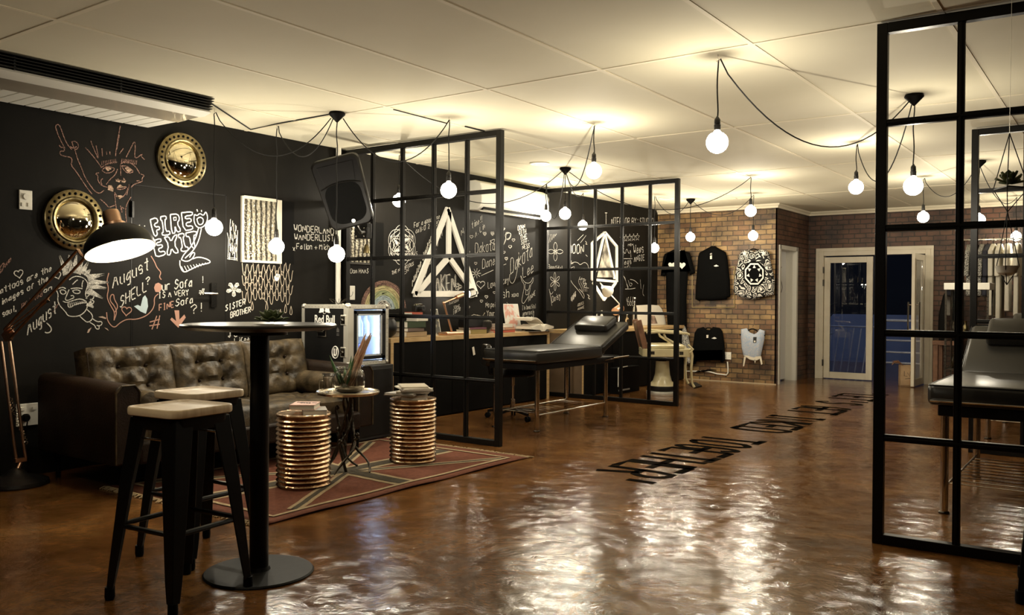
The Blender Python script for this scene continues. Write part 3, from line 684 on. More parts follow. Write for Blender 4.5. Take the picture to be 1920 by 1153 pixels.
pendant('bare globe bulb hanging straight from the rose behind the second partition', R2_, 2.13, own=False)
pendant('wide bare globe bulb hanging straight from the farthest right rose', R5, 2.03, own=False)
pendant('bare globe bulb beside the right end of the white air conditioner', hk(1024, 344), 2.21, R2_, .45)
pendant('bare globe bulb above the word MOON, behind the second partition', hk(1093, 362), 2.18, R2_, .12)
pendant('leftmost bare globe bulb, beside the chalk words FIRE EXIT', hk(402, 210), 1.74, R4, .30)
pendant('bare globe bulb in front of the patterned glass window', hk(519, 236), 1.63, R4, .26)
pendant('bare globe bulb lowest below the loudspeaker, beside the white wall pipe', R4, 1.55, own=False)
def free(px, py, dep, label, ros, sg):
    p = pd(px, py, dep); pendant(label, (p.x, p.y, H), p.z, ros, sg)
free(748, 376, 8.3, 'bare globe bulb half hidden behind the first partition bars', R2_, .4)
free(1412, 442, 11.3, 'bare globe bulb right over the hanger of the patterned sweatshirt', R3, .22)
free(1731, 407, 9.7, 'bare globe bulb below the large one, over the open glass door', R5, .25)
free(1905, 443, 11.4, 'bare globe bulb at the far right edge in front of the clothes rail', R5, .2)
free(1227, 465, 11.5, 'bare globe bulb at the corner where black wall meets brick wall', R3, .2)
# recessed downlights, unlit
for px, py, lb in ((1012, 306, 'round unlit recessed ceiling downlight above the white air conditioner'), (1249, 371, 'round unlit recessed ceiling downlight near the brick wall rose')):
    p = on(px, py, 2, H); t = thing('recessed_downlight', lb, 'ceiling light', (p.x, p.y, H-.012))
    MB().lathe([(.10, .012), (.105, .004), (.095, .0), (.080, .004), (.078, .012)], n=32).done('ring', M_white, t)
    MB().lathe([(.077, .008), (.077, .0115)], n=32).done('lens', M_steel, t)
# cables run on the ceiling
for (a, b_), lb in ((((738, 205), (838, 231)), 'twisted black cable on the ceiling above the speaker'), (((872, 237), (908, 246)), 'short black cable on the ceiling over the first partition corner')):
    p, q = on(*a, 2, H-.006), on(*b_, 2, H-.006); b = MB(); n = 24
    b.tube([p.lerp(q, i/n)+Vector((0, .004*math.sin(i*1.9), .0)) for i in range(n+1)], .006, 6); tag(b.done('ceiling_cable', M_cord), lb, 'cable')
p, q = on(385, 228, 2, H-.006), on(1, 1, 2, H); 
b = MB(); b.tube([Vector((-5.35, 3.72, H-.006)), on(470, 243, 2, H-.006), on(520, 232, 2, H-.006), on(632, 212, 2, H-.006)], .005, 6); tag(b.done('ceiling_cable', M_cord), 'thin black cable running from the wall grille to the small rose', 'cable')

# ---------------------------------------------------------------- louvred wall grille box under the ceiling
ac = thing('ceiling_air_unit', 'long ceiling air unit with black louvre and white slatted underside, top left', 'air unit', (-5.66, 2.15, 2.49))
off = Matrix.Translation((5.66, -2.15, -2.49))
def ab(): b = MB(); b.M = off; return b
ya, yb = .3, 3.72
ab().bb(-6.06, -5.33, ya, yb-.02, 2.515, H-.001).done('casing', M_black, ac, smooth=False)
for k in range(5):
    z = 2.535+k*.017; b = ab(); b.loft([[Vector((-5.33, y, z)), Vector((-5.275+k*.006, y, z+.004)), Vector((-5.275+k*.006, y, z+.009)), Vector((-5.33, y, z+.008))] for y in (ya, yb)]); b.done('louvre', M_blackg, ac, smooth=False)
for y in (1.0, 1.75, 2.4, 3.05): ab().bb(-5.33, -5.283, y-.006, y+.006, 2.53, 2.615).done('louvre_bracket', M_blackg, ac, smooth=False)
b = ab(); b.loft([[Vector((x, y, z)) for x, z in ((-5.30, 2.532), (-5.29, 2.518), (-5.36, 2.500), (-5.42, 2.50), (-5.42, 2.515), (-5.33, 2.53))] for y in (ya, yb)]); b.done('front_trim', M_white, ac)
b = ab(); b.loft([[Vector((x, y, z)) for x, z in ((-5.42, 2.503), (-5.68, 2.492), (-5.68, 2.515), (-5.42, 2.515))] for y in (ya, yb-.005)]); b.done('deflector_panel', mat('glossy_grey_plastic', (.32, .28, .22), .12), ac)
b = ab()
for i in range(34):
    y = yb-.01-i*.1
    if y-.094 < ya: break
    b.bb(-6.05, -5.69, y-.094, y-.006, 2.494, 2.514)
b.done('slatted_panel', M_white, ac, smooth=False)

# split air conditioner
sp = thing('wall_air_conditioner', 'white split air conditioner high on the black wall between the partitions', 'air conditioner', (XW, 8.26, 2.21))
b = MB(); pr = [(0, 0), (.14, 0), (.19, .03), (.215, .09), (.215, .24), (.19, .30), (.12, .33), (0, .33)]
b.loft([[Vector((x, y, z)) for x, z in pr] for y in (-.68, .68)]); b.done('casing', M_white, sp, bev=.01)
MB().bb(.05, .192, -.62, .62, .004, .034).done('air_outlet', M_black, sp, smooth=False)
for k in range(2): MB().box((.12+.04*k, 0, -.002+.012*k), (.045, 1.2, .004), Matrix.Rotation(.4, 3, 'Y')).done('flap', M_white, sp, smooth=False)

# ---------------------------------------------------------------- gilt round convex mirrors
def mirror(px, py, label, rr=.215):
    p = on(px, py, 0, XW+.04); t = thing('convex_mirror', label, 'mirror', (XW, p.y, p.z))
    X = Matrix.Rotation(PI/2, 3, 'Y')
    MB().lathe([(rr-.01, .001), (rr, .012), (rr-.004, .03), (rr-.012, .036), (rr-.052, .038), (rr-.060, .050), (rr-.070, .048), (rr-.076, .03), (rr-.076, .001)], n=64, M=X).done('gilt_rim', M_brass, t)
    MB().lathe([(rr-.074, .006), (rr-.074, .018)]+[((rr-.074)*math.cos(a*PI/20), .018+.040*math.sin(a*PI/20)) for a in range(1, 10)]+[(.001, .058)], n=64, M=X).done('mirror_glass', M_mirror, t)
    st = MB().sph((0, 0, 0), .0105, 10, 6).done('stud', M_black, t)
    for k in range(28):
        a = k*2*PI/28; q = st if k == 0 else st.copy()
        if k: C.objects.link(q)
        q.location = (.037, (rr-.031)*math.cos(a), (rr-.031)*math.sin(a))
mirror(344, 300, 'round gilt studded convex mirror, the higher one beside the air unit')
mirror(142, 412, 'round gilt studded convex mirror, the lower one behind the copper lamp')

# wall plates
def plate(label, px, py, w_, h_, wall='x', cat='wall switch', name='wall_switch', holes=()):
    if wall == 'x': p = on(px, py, 0, XW); M = Matrix.Translation((XW, p.y, p.z)) @ Matrix(((0, 0, 1, 0), (1, 0, 0, 0), (0, 1, 0, 0), (0, 0, 0, 1)))
    else: p = on(px, py, 1, YB); M = Matrix.Translation((p.x, YB, p.z)) @ Matrix(((1, 0, 0, 0), (0, 0, -1, 0), (0, 1, 0, 0), (0, 0, 0, 1)))
    t = thing(name, label, cat, M=M)
    MB().bb(-w_/2, w_/2, -h_/2, h_/2, 0, .012).done('face_plate', M_white, t, smooth=False, bev=.003)
    return t
t = plate('beige dimmer and switch plate high on the black wall, far left', 47, 375, .085, .13)
MB().lathe([(.021, .012), (.020, .024), (.001, .024)], (0, .022, 0), 24).done('dimmer_knob', M_white, t)
for x in (-.02, .02): MB().bb(x-.009, x+.009, -.045, -.02, .012, .018).done('rocker', M_white, t, smooth=False)
t = plate('white switch plate with a small drawing, right of the white pipe', 657, 549, .10, .135)
b = MB(); b.tube([(-.03, .03, .013), (-.032, -.01, .013), (-.015, -.035, .013), (.005, -.03, .013), (.018, -.005, .013), (.02, .012, .013)], .002, 5); b.done('ink_scribble', M_ink, t)
t = plate('white switch plate beside the chalk flower behind the second partition', 1023, 556, .085, .16)
MB().bb(-.02, .02, -.02, .03, .012, .017).done('rocker', M_white, t, smooth=False)
t = plate('double wall socket with black plug behind the copper floor lamp', 51, 777, .15, .15, cat='wall socket', name='wall_socket')
for x in (-.035, .04): MB().bb(x-.012, x+.012, .03, .05, .012, .018).done('rocker', M_white, t, smooth=False)
b = MB(); b.lathe([(.026, .012), (.028, .03), (.018, .05), (.001, .05)], (-.02, -.018, 0), 14).tube([(-.02, -.018, .04), (-.02, -.045, .045), (-.02, -.10, .03), (-.03, -.22, .02)], .005, 6); b.done('plug', M_black, t)
t = plate('white wall socket with white lead low on the brick wall', 1364, 667, .12, .11, 'y', 'wall socket', 'wall_socket')
for x in (-.03, .03):
    for dx, dy in ((0, .015), (-.011, -.01), (.011, -.01)): MB().bb(x+dx-.003, x+dx+.003, dy-.004-.01, dy+.004-.01, .0118, .0125).done('socket_slot', M_ink, t, smooth=False)
for x in (-.03, .03): MB().bb(x-.008, x+.008, .025, .04, .012, .016).done('rocker', M_white, t, smooth=False)
bw = lambda x, y, off=.02: on(x, y, 1, YB-off)
b = MB(); b.tube([bw(1364, 678), bw(1365, 690), bw(1365, 699), bw(1362, 703), bw(1345, 701), bw(1330, 697), bw(1318, 696), bw(1290, 696), bw(1262, 695)], .010, 8)
tag(b.done('power_lead', M_white), 'white power lead running down and left from the brick wall socket', 'cable')
b = MB()
for k in range(7):
    x0 = 1303+k*3; b.tube([bw(x0, 699-k*.6, .035), bw(x0+6, 695-k*.4+(k % 3), .04), bw(x0+16, 697-k*.6, .03), bw(x0+22, 694, .035)], .006, 5)
tag(b.done('cable_bundle', M_black), 'tangled bundle of dark cables on the white lead at the brick wall foot', 'cable')
# white pipe
p = on(634, 500, 0, XW+.03)
tag(MB().lathe([(.024, 1.0), (.024, H-.001)], (XW+.03, p.y, 0), 16).done('wall_pipe', M_white), 'vertical white pipe on the black wall behind the loudspeaker', 'pipe')
p = on(645, 500, 0, XW+.03)
tag(MB().bb(XW+.001, XW+.05, p.y-.01, p.y+.03, .02, 2.1).done('wall_trunking', M_black, smooth=False), 'dark vertical trunking strip right of the white pipe', 'trunking')

# ---------------------------------------------------------------- copper floor lamp
D0 = 5.62
lb_ = Vector((-5.84, 2.66, 0))
lamp = thing('floor_lamp', 'giant copper spring arm floor lamp with black dome shade at the left edge', 'floor lamp', lb_)
def lq(px, py, dep=None): return pd(px, py, dep or D0)-lb_
MB().lathe([(.19, 0), (.195, .01), (.19, .03), (.15, .045), (.07, .07), (.05, .09), (.02, .11)], n=40).done('base', M_blackg, lamp)
k0 = lq(38, 862); 
b = MB(); b.tube([Vector((0, 0, .08)), k0+Vector((0, 0, -.02))], .014, 10).box(k0, (.03, .07, .025)); b.done('base_bracket', M_copper, lamp)
jn = lq(14, 628); jn2 = lq(22, 640)
for dx, a, c in ((0, (30, 858), (2, 640)), (1, (48, 858), (18, 640))): MB().tube([lq(*a), lq(*c)], .010, 10).done('lower_rod', M_copper, lamp)
for a, c in (((15, 746), (47, 830)), ((21, 745), (52, 832))):
    b = MB(); p0, p1 = lq(*a), lq(*c); P = []; n_ = 90; ax = (p1-p0); u = ax.cross(Vector((0, 0, 1))).normalized(); v_ = ax.cross(u).normalized()
    for i in range(n_+1): P.append(p0+ax*(i/n_)+(u*math.cos(i*1.2)+v_*math.sin(i*1.2))*.006)
    b.tube(P, .0022, 4); b.done('tension_spring', M_chrome, lamp)
b = MB(); b.prism([(0, .03), (.05, .045), (.09, .01), (.06, -.035), (0, -.045), (-.03, 0)], jn-Vector((.03, 0, 0)), (.6, .42, 0), (0, 0, 1), -.008, .008); b.done('elbow_joint', M_copper, lamp)
D1 = 5.35
for a, c in (((8, 618), (146, 468)), ((20, 634), (160, 482))):
    b = MB(); p0 = lq(*a); p1 = lq(*c, D1); b.tube([p0, p1], .009, 10); b.done('upper_rod', M_copper, lamp)
for a, c in (((10, 620), (86, 560)), ((14, 624), (92, 563))):
    b = MB(); p0, p1 = lq(*a), lq(*c, (D0+D1)/2); b.tube([p0, p1], .0045, 6); b.done('tension_spring', M_copper, lamp)
MB().tube([lq(90, 565, (D0+D1)/2-.02), lq(90, 565, (D0+D1)/2+.05)], .010, 8).done('spring_pin', M_chrome, lamp)
b = MB(); b.tube([lq(146, 468, D1), lq(152, 478, D1), lq(160, 484, D1)], .011, 8).tube([lq(158, 482, D1), lq(160, 458, D1), lq(180, 446, D1-.03), lq(204, 440, D1-.05)], .008, 8); b.done('shade_bracket', M_copper, lamp)
# shade: axis tilts; the mouth looks down and slightly to the room
sc_ = lq(226, 470, D1-.12)
axd = (-_U*1.0+_R*.33-_F*.14).normalized()       # direction the mouth faces
zx = -axd; xx = zx.cross(Vector((0, 1, 0))).normalized(); yx = zx.cross(xx)
MS = Matrix(((xx.x, yx.x, zx.x), (xx.y, yx.y, zx.y), (xx.z, yx.z, zx.z)))
hp = [(.205*math.cos(a*PI/28), .165*math.sin(a*PI/28)) for a in range(0, 12)]
ip = [(r_-.006, z_-.001) for r_, z_ in hp][::-1]
M_shadein = mat('white_shade_lining', (.80, .76, .66), .5)
b = MB(); n_ = 48; rings = [[MS @ Vector((r_*math.cos(2*PI*j/n_), r_*math.sin(2*PI*j/n_), z_))+sc_ for j in range(n_)] for r_, z_ in hp]; b.loft(rings, cap=False); so = b.done('shade', M_blackg, lamp)
b = MB(); rings = [[MS @ Vector(((r_-.005)*math.cos(2*PI*j/n_), (r_-.005)*math.sin(2*PI*j/n_), z_-.002))+sc_ for j in range(n_)] for r_, z_ in hp+[(.01, .162)]]; b.loft(rings, cap=False); b.done('shade_lining', M_shadein, so)
MB().lathe([(.066, .150), (.068, .17), (.052, .18), (.052, .235), (.046, .255), (.030, .262), (.001, .262)], sc_, 28, MS).done('copper_cap', M_copper, lamp)
b = MB(); b.sph(MS @ Vector((0, 0, .055))+sc_, .042, 20, 12); b.done('lamp_bulb', mat('lit_lamp_bulb', (1, 1, 1), .3, emit=(1, .86, .62), es=75), lamp)

# ---------------------------------------------------------------- loudspeaker
c_ = pd(648, 356, 7.42)
f_ = Vector((.60, -.74, -.28)).normalized(); up = (Vector((0, 0, 1))-_R*.25).normalized(); xr = f_.cross(up)*-1; xr = (up.cross(f_)*-1).normalized()
xr = f_.cross(up).normalized()*-1; up = xr.cross(f_*-1)*-1
if up.z < 0: up = -up
yy = -f_; xr = yy.cross(up).normalized(); up = xr.cross(yy).normalized()
spk = thing('loudspeaker', 'black moulded loudspeaker tilted forward high on the black wall', 'loudspeaker', M=Matrix(((xr.x, yy.x, up.x, c_.x), (xr.y, yy.y, up.y, c_.y), (xr.z, yy.z, up.z, c_.z), (0, 0, 0, 1))))
b = MB(); rings = []
for y, k, kz in ((-.165, .94, .95), (-.15, 1, 1), (-.06, 1, 1), (.06, .86, .97), (.16, .62, .90), (.175, .55, .85)):
    rings.append([Vector((x*k*(1+.06*(z/.3)), y, z*kz)) for x, z in rrect(.385, .60, .055, 5)])
M_spk = mat('black_speaker_plastic', (.0035, .003, .003), .42, spec=.22); b.loft(rings); b.done('cabinet', M_spk, spk)
b = MB(); rings = []
for y, k in ((-.163, .85), (-.170, .86), (-.173, .80)): rings.append([Vector((x*k, y, z*k-.085)) for x, z in rrect(.36, .40, .12, 6)])
b.loft(rings); b.done('woofer_grille', mat('perforated_grille', (.0025, .0025, .0025), .6, bump=.6, bscale=420, spec=.1), spk)
b = MB(); fr = [(-.13, .07), (.13, .07), (.155, .25), (-.155, .25)]
b.loft([[Vector((x, -.168, z)) for x, z in fr], [Vector((x*.55, -.115, .16+(z-.16)*.55)) for x, z in fr]], cap=False); b.prism([(x*.55, .16+(z-.16)*.55) for x, z in fr], (0, -.115, 0), (1, 0, 0), (0, 0, 1), -.002, .002); b.done('horn', M_spk, spk, smooth=False)
b = MB(); b.tube([(-.17, -.168, .06), (-.08, -.174, .085), (0, -.176, .092), (.08, -.174, .085), (.17, -.168, .06)], .005, 6); b.done('rib', M_spk, spk)
b = MB(); b.lathe([(.016, 0), (.016, .004)], (.02, -.173, -.245), 20, Matrix.Rotation(PI/2, 3, 'X')); b.done('badge', mat('silver_badge', (.55, .52, .45), .3, .6), spk)
pa = c_-Vector((0, 0, .28))+Vector((-.02, .12, 0)); pb = Vector((-5.71, 5.70, 1.83))
sbk = thing('speaker_bracket', 'black steel speaker bracket clamped to the partition upright below the loudspeaker', 'bracket', pb)
b = MB(); b.tube([pa-pb, (pa-pb)*.6+Vector((0, 0, -.05)), (0, 0, 0)], .016, 8); b.done('arm', M_frame, sbk)
b = MB(); b.box((.0, -.05, 0), (.10, .06, .14)).box((0, -.10, -.02), (.16, .03, .10)); b.done('clamp', M_frame, sbk, smooth=False, bev=.004)
b = MB()
for x in (-.05, .05):
    for z in (-.05, .02): b.sph((x, -.12, z), .009, 8, 6)
b.done('bolt', M_chrome, sbk)
sc2 = thing('clip_spotlight', 'small metal clip light hanging below the speaker bracket', 'spotlight', Vector((-5.71, 5.66, 1.66)))
MB().lathe([(.012, .05), (.022, .03), (.032, -.02), (.033, -.03), (.028, -.028)], n=20).done('shade', M_brass, sc2); MB().tube([(0, 0, .05), (.0, .01, .10)], .006, 6).done('stem', M_dark, sc2)

# ---------------------------------------------------------------- black sub cabinet and flight-case drinks fridge
CY0, CY1, CXF = 5.06, 5.53, -5.24
sub = thing('bass_cabinet', 'black bass cabinet under the drinks fridge at the right end of the sofa', 'cabinet', (-5.62, 5.30, 0))
def rel(o): b = MB(); b.M = Matrix.Translation(-Vector(o.location)); return b
rel(sub).bb(XW+.06, CXF, CY0, CY1, .02, .645).done('cabinet', mat('textured_black_paint', (.014, .013, .012), .55, bump=.4, bscale=400), sub, smooth=False, bev=.006)
rel(sub).bb(CXF-.002, CXF+.008, CY0+.03, CY1-.03, .05, .615).done('front_grille', M_blackg, sub, smooth=False, bev=.003)
b = rel(sub); b.bb(CXF+.008, CXF+.011, CY0+.055, CY0+.115, .50, .56); b.done('badge', mat('dull_badge', (.05, .045, .04), .4), sub, smooth=False)
for y in (CY0+.06, CY1-.06):
    for x in (XW+.12, CXF-.06): rel(sub).bb(x-.02, x+.02, y-.02, y+.02, 0, .02).done('foot', M_black, sub, smooth=False)
FXF, FXB, FY0, FY1, FZ0, FZ1 = -5.325, -5.90, 5.075, 5.545, .648, 1.158
fr = thing('drinks_fridge', 'lit drinks fridge in a black and aluminium flight case beside the sofa', 'fridge', (-5.61, 5.31, FZ0))
# carcass walls so the inside is a real cavity
b = rel(fr); tk = .03
b.bb(FXB, FXF, FY0, FY0+tk, FZ0, FZ1).bb(FXB, FXF, FY1-tk, FY1, FZ0, FZ1).bb(FXB, FXF, FY0, FY1, FZ0, FZ0+tk).bb(FXB, FXF, FY0, FY1, FZ1-tk, FZ1).bb(FXB, FXB+tk, FY0, FY1, FZ0, FZ1)
b.done('case_panels', M_blackg, fr, smooth=False)
M_fin = mat('fridge_lining', (.80, .84, .88), .4)
b = rel(fr); k = tk
b.bb(FXB+k, FXB+k+.01, FY0+k, FY1-k, FZ0+k, FZ1-k).bb(FXB+k, FXF-.03, FY0+k, FY0+k+.01, FZ0+k, FZ1-k).bb(FXB+k, FXF-.03, FY1-k-.01, FY1-k, FZ0+k, FZ1-k).bb(FXB+k, FXF-.03, FY0+k, FY1-k, FZ0+k, FZ0+k+.01).bb(FXB+k, FXF-.03, FY0+k, FY1-k, FZ1-k-.01, FZ1-k)
b.done('inner_lining', M_fin, fr, smooth=False)
M_led = mat('cool_led_strip', (1, 1, 1), .3, emit=(.55, .72, 1), es=26)
for y in (FY0+.055, FY1-.055): rel(fr).bb(FXF-.05, FXF-.04, y-.008, y+.008, FZ0+.05, FZ1-.05).done('led_strip', M_led, fr, smooth=False)
rel(fr).bb(FXB+.05, FXF-.06, FY0+.04, FY1-.04, FZ0+.235, FZ0+.24).done('wire_shelf', M_steel, fr, smooth=False)
# door: frame + glass
b = rel(fr); fx = FXF
b.bb(fx-.028, fx+.002, FY0+.055, FY0+.095, FZ0+.045, FZ1-.045).bb(fx-.028, fx+.002, FY1-.075, FY1-.035, FZ0+.045, FZ1-.045).bb(fx-.028, fx+.002, FY0+.055, FY1-.035, FZ0+.045, FZ0+.075).bb(fx-.028, fx+.002, FY0+.055, FY1-.035, FZ1-.075, FZ1-.045)
dr = b.done('door', M_blackg, fr, smooth=False, bev=.003)
b = rel(fr); b.bb(fx-.02, fx+.004, FY0+.095, FY0+.110, FZ0+.075, FZ1-.075).bb(fx-.02, fx+.004, FY1-.09, FY1-.075, FZ0+.075, FZ1-.075).bb(fx-.02, fx+.004, FY0+.095, FY1-.075, FZ0+.075, FZ0+.088).bb(fx-.02, fx+.004, FY0+.095, FY1-.075, FZ1-.088, FZ1-.075)
b.done('door_seal', mat('grey_seal', (.42, .44, .46), .4), dr, smooth=False)
rel(fr).bb(fx-.012, fx-.006, FY0+.11, FY1-.09, FZ0+.088, FZ1-.088).done('door_glass', M_glass, dr, smooth=False)
# aluminium edging
b = rel(fr); e = .030; t_ = .004
for y in (FY0, FY1):
    s_ = -1 if y == FY0 else 1
    for x, sx in ((FXF, 1), (FXB, -1)):
        b.bb(x-e*sx, x+t_*sx, y-0, y+t_*s_, FZ0, FZ1) if True else None
        b.bb(x, x+t_*sx, y-e*s_, y+t_*s_, FZ0, FZ1)
    for z, sz in ((FZ0, -1), (FZ1, 1)):
        b.bb(FXB, FXF, y, y+t_*s_, z-e*sz, z+t_*.2*sz)
for z, sz in ((FZ0, -1), (FZ1, 1)):
    b.bb(FXF, FXF+t_, FY0, FY1, z-e*sz, z)
b.bb(FXB, FXF, FY0, FY1, FZ1, FZ1+.003)
b.bb(FXF-.055, FXF-.0, FY0-.005, FY0-.001, FZ0, FZ1).bb(FXF+.0005, FXF+.0045, FY0, FY0+.055, FZ0, FZ1)
b.done('aluminium_edging', M_steel, fr, smooth=False)
for x in (FXB+.015, FXF-.01):
    for y in (FY0+.01, FY1-.01):
        for z in (FZ0+.018, FZ1-.01): rel(fr).sph((x, y, z), .021, 12, 8).done('ball_corner', M_steel, fr)
rel(fr).sph((FXF-.03, FY0+.02, FZ1-.002), .030, 14, 8, .7).done('ball_corner', M_steel, fr)
b = rel(fr)
for i in range(12):
    b.sph((FXB+.05+i*.042, FY0-.005, FZ1-.015), .0035, 6, 4); b.sph((FXF+.005, FY0+.04+i*.035, FZ1-.015), .0035, 6, 4); b.sph((FXF+.005, FY0+.04+i*.035, FZ0+.015), .0035, 6, 4)
    b.sph((FXF+.005, FY1-.015, FZ0+.03+i*.04), .0035, 6, 4)
b.done('rivets', M_chrome, fr)
def latch(z):
    b = rel(fr); b.bb(FXF-.085, FXF-.025, FY0-.012, FY0-.004, z-.043, z+.043); q = b.done('butterfly_latch', M_steel, fr, smooth=False, bev=.006)
    b = rel(fr); b.bb(FXF-.078, FXF-.032, FY0-.016, FY0-.012, z-.033, z+.033); b.done('latch_dish', M_dark, q, smooth=False, bev=.004)
    b = rel(fr); b.lathe([(.014, 0), (.012, .012)], (FXF-.055, FY0-.016, z), 14, Matrix.Rotation(PI/2, 3, 'X')).box((FXF-.055, FY0-.026, z), (.030, .006, .010), Matrix.Rotation(.5, 3, 'Y')).box((FXF-.055, FY0-.020, z+.02), (.03, .006, .012)); b.done('twist_key', M_chrome, q, smooth=False)
latch(FZ1-.125); latch(FZ0+.115)
b = rel(fr); hx0, hx1, hz = FXB+.20, FXB+.31, FZ0+.275
b.bb(hx0, hx1, FY0-.008, FY0-.002, hz-.04, hz+.04); q = b.done('handle_dish', M_chrome, fr, smooth=False, bev=.003)
rel(fr).bb(hx0+.012, hx1-.012, FY0-.011, FY0-.008, hz-.03, hz+.03).done('handle_recess', M_black, q, smooth=False)
b = rel(fr); b.tube([(hx0+.018, FY0-.012, hz+.02), (hx0+.018, FY0-.03, hz+.005), (hx1-.018, FY0-.03, hz+.005), (hx1-.018, FY0-.012, hz+.02)], .006, 8); b.done('spring_handle', M_dark, q)
# lettering on the side that faces the room entrance (-y)
MF = Matrix.Translation((-Vector(fr.location))) @ Matrix.Translation((FXB+.285, FY0-.0015, FZ0+.385)) @ Matrix.Rotation(PI/2, 4, 'X')
M_lw = mat('white_lettering', (.80, .78, .72), .6)
txt('brand_lettering', 'Red Bull', MF, .098, M_lw, fr, .0008, sx=.78)
b = MB(); b.M = MF @ Matrix.Translation((0, .085, .001))
bull = [(0, -.012), (.012, -.022), (.03, -.024), (.05, -.028), (.068, -.026), (.058, -.012), (.054, .004), (.058, .014), (.066, .012), (.070, .024), (.064, .022), (.056, .022), (.048, .012), (.036, .024), (.020, .030), (.010, .022)]
for sx in (-1, 1): b.prism([(x*sx+.004*sx, y) for x, y in (bull if sx > 0 else bull[::-1])], (0, 0, 0), (1, 0, 0), (0, 1, 0), 0, .001)
b.tube([(.024*math.cos(a*PI/8), .034*math.sin(a*PI/8)-.002, .001) for a in range(17)], .0018, 4)
b.done('twin_bull_emblem', M_lw, fr, smooth=False)
b = MB(); b.M = MF @ Matrix.Translation((.135, -.275, .001))
b.tube([(.038*math.cos(a*PI/12), .050*math.sin(a*PI/12), .001) for a in range(25)], .0048, 6)
for sx in (-1, 1): b.bb(sx*.006, sx*.020, -.012, .033, 0, .001)
b.tube([(.013*math.cos(PI+a*PI/8), -.012+.016*math.sin(PI+a*PI/8), .001) for a in range(9)], .0066, 6)
b.done('round_letter_emblem', M_lw, fr, smooth=False)
b = MB(); b.M = MF @ Matrix.Translation((.165, -.105, .001))
for i, (x, h_) in enumerate(((-.012, .03), (-.004, .042), (.004, .036), (.012, .028))): b.bb(x-.003, x+.003, 0, h_, 0, .0006)
b.bb(-.016, .016, -.016, -.010, 0, .0006).bb(-.016, .016, -.028, -.022, 0, .0006); b.done('small_side_emblem', mat('dim_grey_print', (.09, .085, .08), .6), fr, smooth=False)
# cans and bottles inside
M_can = mat('silver_blue_can', (.20, .25, .62), .3, .4); M_bot = mat('milky_bottle', (.75, .80, .86), .25)
for i in range(6):
    y = FY0+.10+(i % 3)*.075; x = FXF-.12-(i//3)*.1
    t = tag(MB().lathe([(.022, 0), (.026, .006), (.026, .125), (.020, .135), (.001, .135)], n=18).done('drinks_can', M_can), 'slim blue can on the floor of the lit fridge', 'can', 'cans inside the drinks fridge'); t.location = (x, y, FZ0+.041)
for i in range(4):
    y = FY0+.11+i*.075; x = FXF-.14
    t = tag(MB().lathe([(.030, 0), (.032, .01), (.032, .11), (.014, .15), (.014, .175), (.001, .175)], n=18).done('milk_bottle', M_bot), 'white bottle on the shelf of the lit fridge', 'bottle', 'bottles on the fridge shelf'); t.location = (x, y, FZ0+.2405)
tw = thing('dried_twigs', 'small tuft of dried twigs on top of the flight case', 'plant', (FXF-.25, FY0+.12, FZ1+.003))
b = MB()
for i in range(9):
    a = i*.7; b.tube([(0, 0, .004), (.05*math.cos(a), .05*math.sin(a), .02+.01*(i % 3)), (.08*math.cos(a), .08*math.sin(a), .05)], .0022, 4)
b.done('twigs', M_dark, tw)

# ---------------------------------------------------------------- long desks against the black wall
def desk(label, y0, y1, xf, zt, tag_h=True):
    t = thing('wall_desk', label, 'desk', ((xf+XW)/2, (y0+y1)/2, 0))
    rel(t).bb(XW+.005, xf, y0, y1, zt-.045, zt).done('worktop', M_ply, t, smooth=False, bev=.002)
    for y in (y0, y1-.04): rel(t).bb(XW+.005, xf, y, y+.04, 0, zt-.045).done('side_panel', M_ply if y > y0 or zt < 0 else M_board, t, smooth=False, bev=.002)
    rel(t).bb(xf-.004, xf+.0005, y0, y0+.04, 0, zt-.045).done('front_edge', M_ply, t, smooth=False)
    n = 3 if y1-y0 < 2.9 else 4; L_ = (y1-y0-.08)/n
    for i in range(n):
        rel(t).bb(XW+.02, xf-.012, y0+.04+i*L_+.003, y0+.04+(i+1)*L_-.003, .012, zt-.047).done('cupboard_door', M_black, t, smooth=False, bev=.002)
    return t
desk('long shallow pale edged black desk behind the first partition', 6.08, 8.87, -5.80, .832)
desk('long pale edged black desk beyond the second partition, running to the brick wall', 9.26, 12.34, -5.57, .832)
t = thing('paper_tag', 'white paper tag hanging on the black desk front', 'tag', on(888, 658, 0, -5.795)); MB().box((0.001, 0, 0), (.002, .035, .09), Matrix.Rotation(.25, 3, 'X')).done('tag_card', M_paper, t, smooth=False)
def dk(px, py, x=-5.90, z=.832): p = on(px, py, 0, x); return Vector((x, p.y, z))
ys = lambda px, x=-5.92: on(px, 600, 0, x).y
# first desk: books
def bk(px, z, rz, dims, cov, lb, x=-5.93, nm='book', cat='book'): return book(nm, lb, cat, (x, ys(px, x), z), rz+PI, dims, cov)
Z = .8325
bk(768, Z, 0, (.20, .30, .055), mat('tan_cover', (.38, .27, .15), .6), 'thick tan book at the bottom of the stack at the left end of the desk')
bk(766, Z+.0555, .1, (.19, .27, .035), mat('dull_brown_cover', (.16, .11, .09), .6), 'brown book second from bottom in the stack on the first desk')
bk(770, Z+.091, -.08, (.18, .25, .065), M_greenc, 'thick dark green book third in the stack on the first desk')
bk(782, Z+.1565, .1, (.15, .17, .045), M_paper, 'cream book on top of the dark green book on the first desk')
bk(774, Z+.202, -.1, (.14, .14, .045), M_red, 'small red book on top of the stack on the first desk')
cm = thing('old_camera', 'small old black and chrome camera on the red book, first desk', 'camera', (-5.93, ys(786), Z+.2475)); MB().bb(-.03, .03, -.07, .07, 0, .065).done('camera_body', M_blackg, cm, smooth=False, bev=.006)
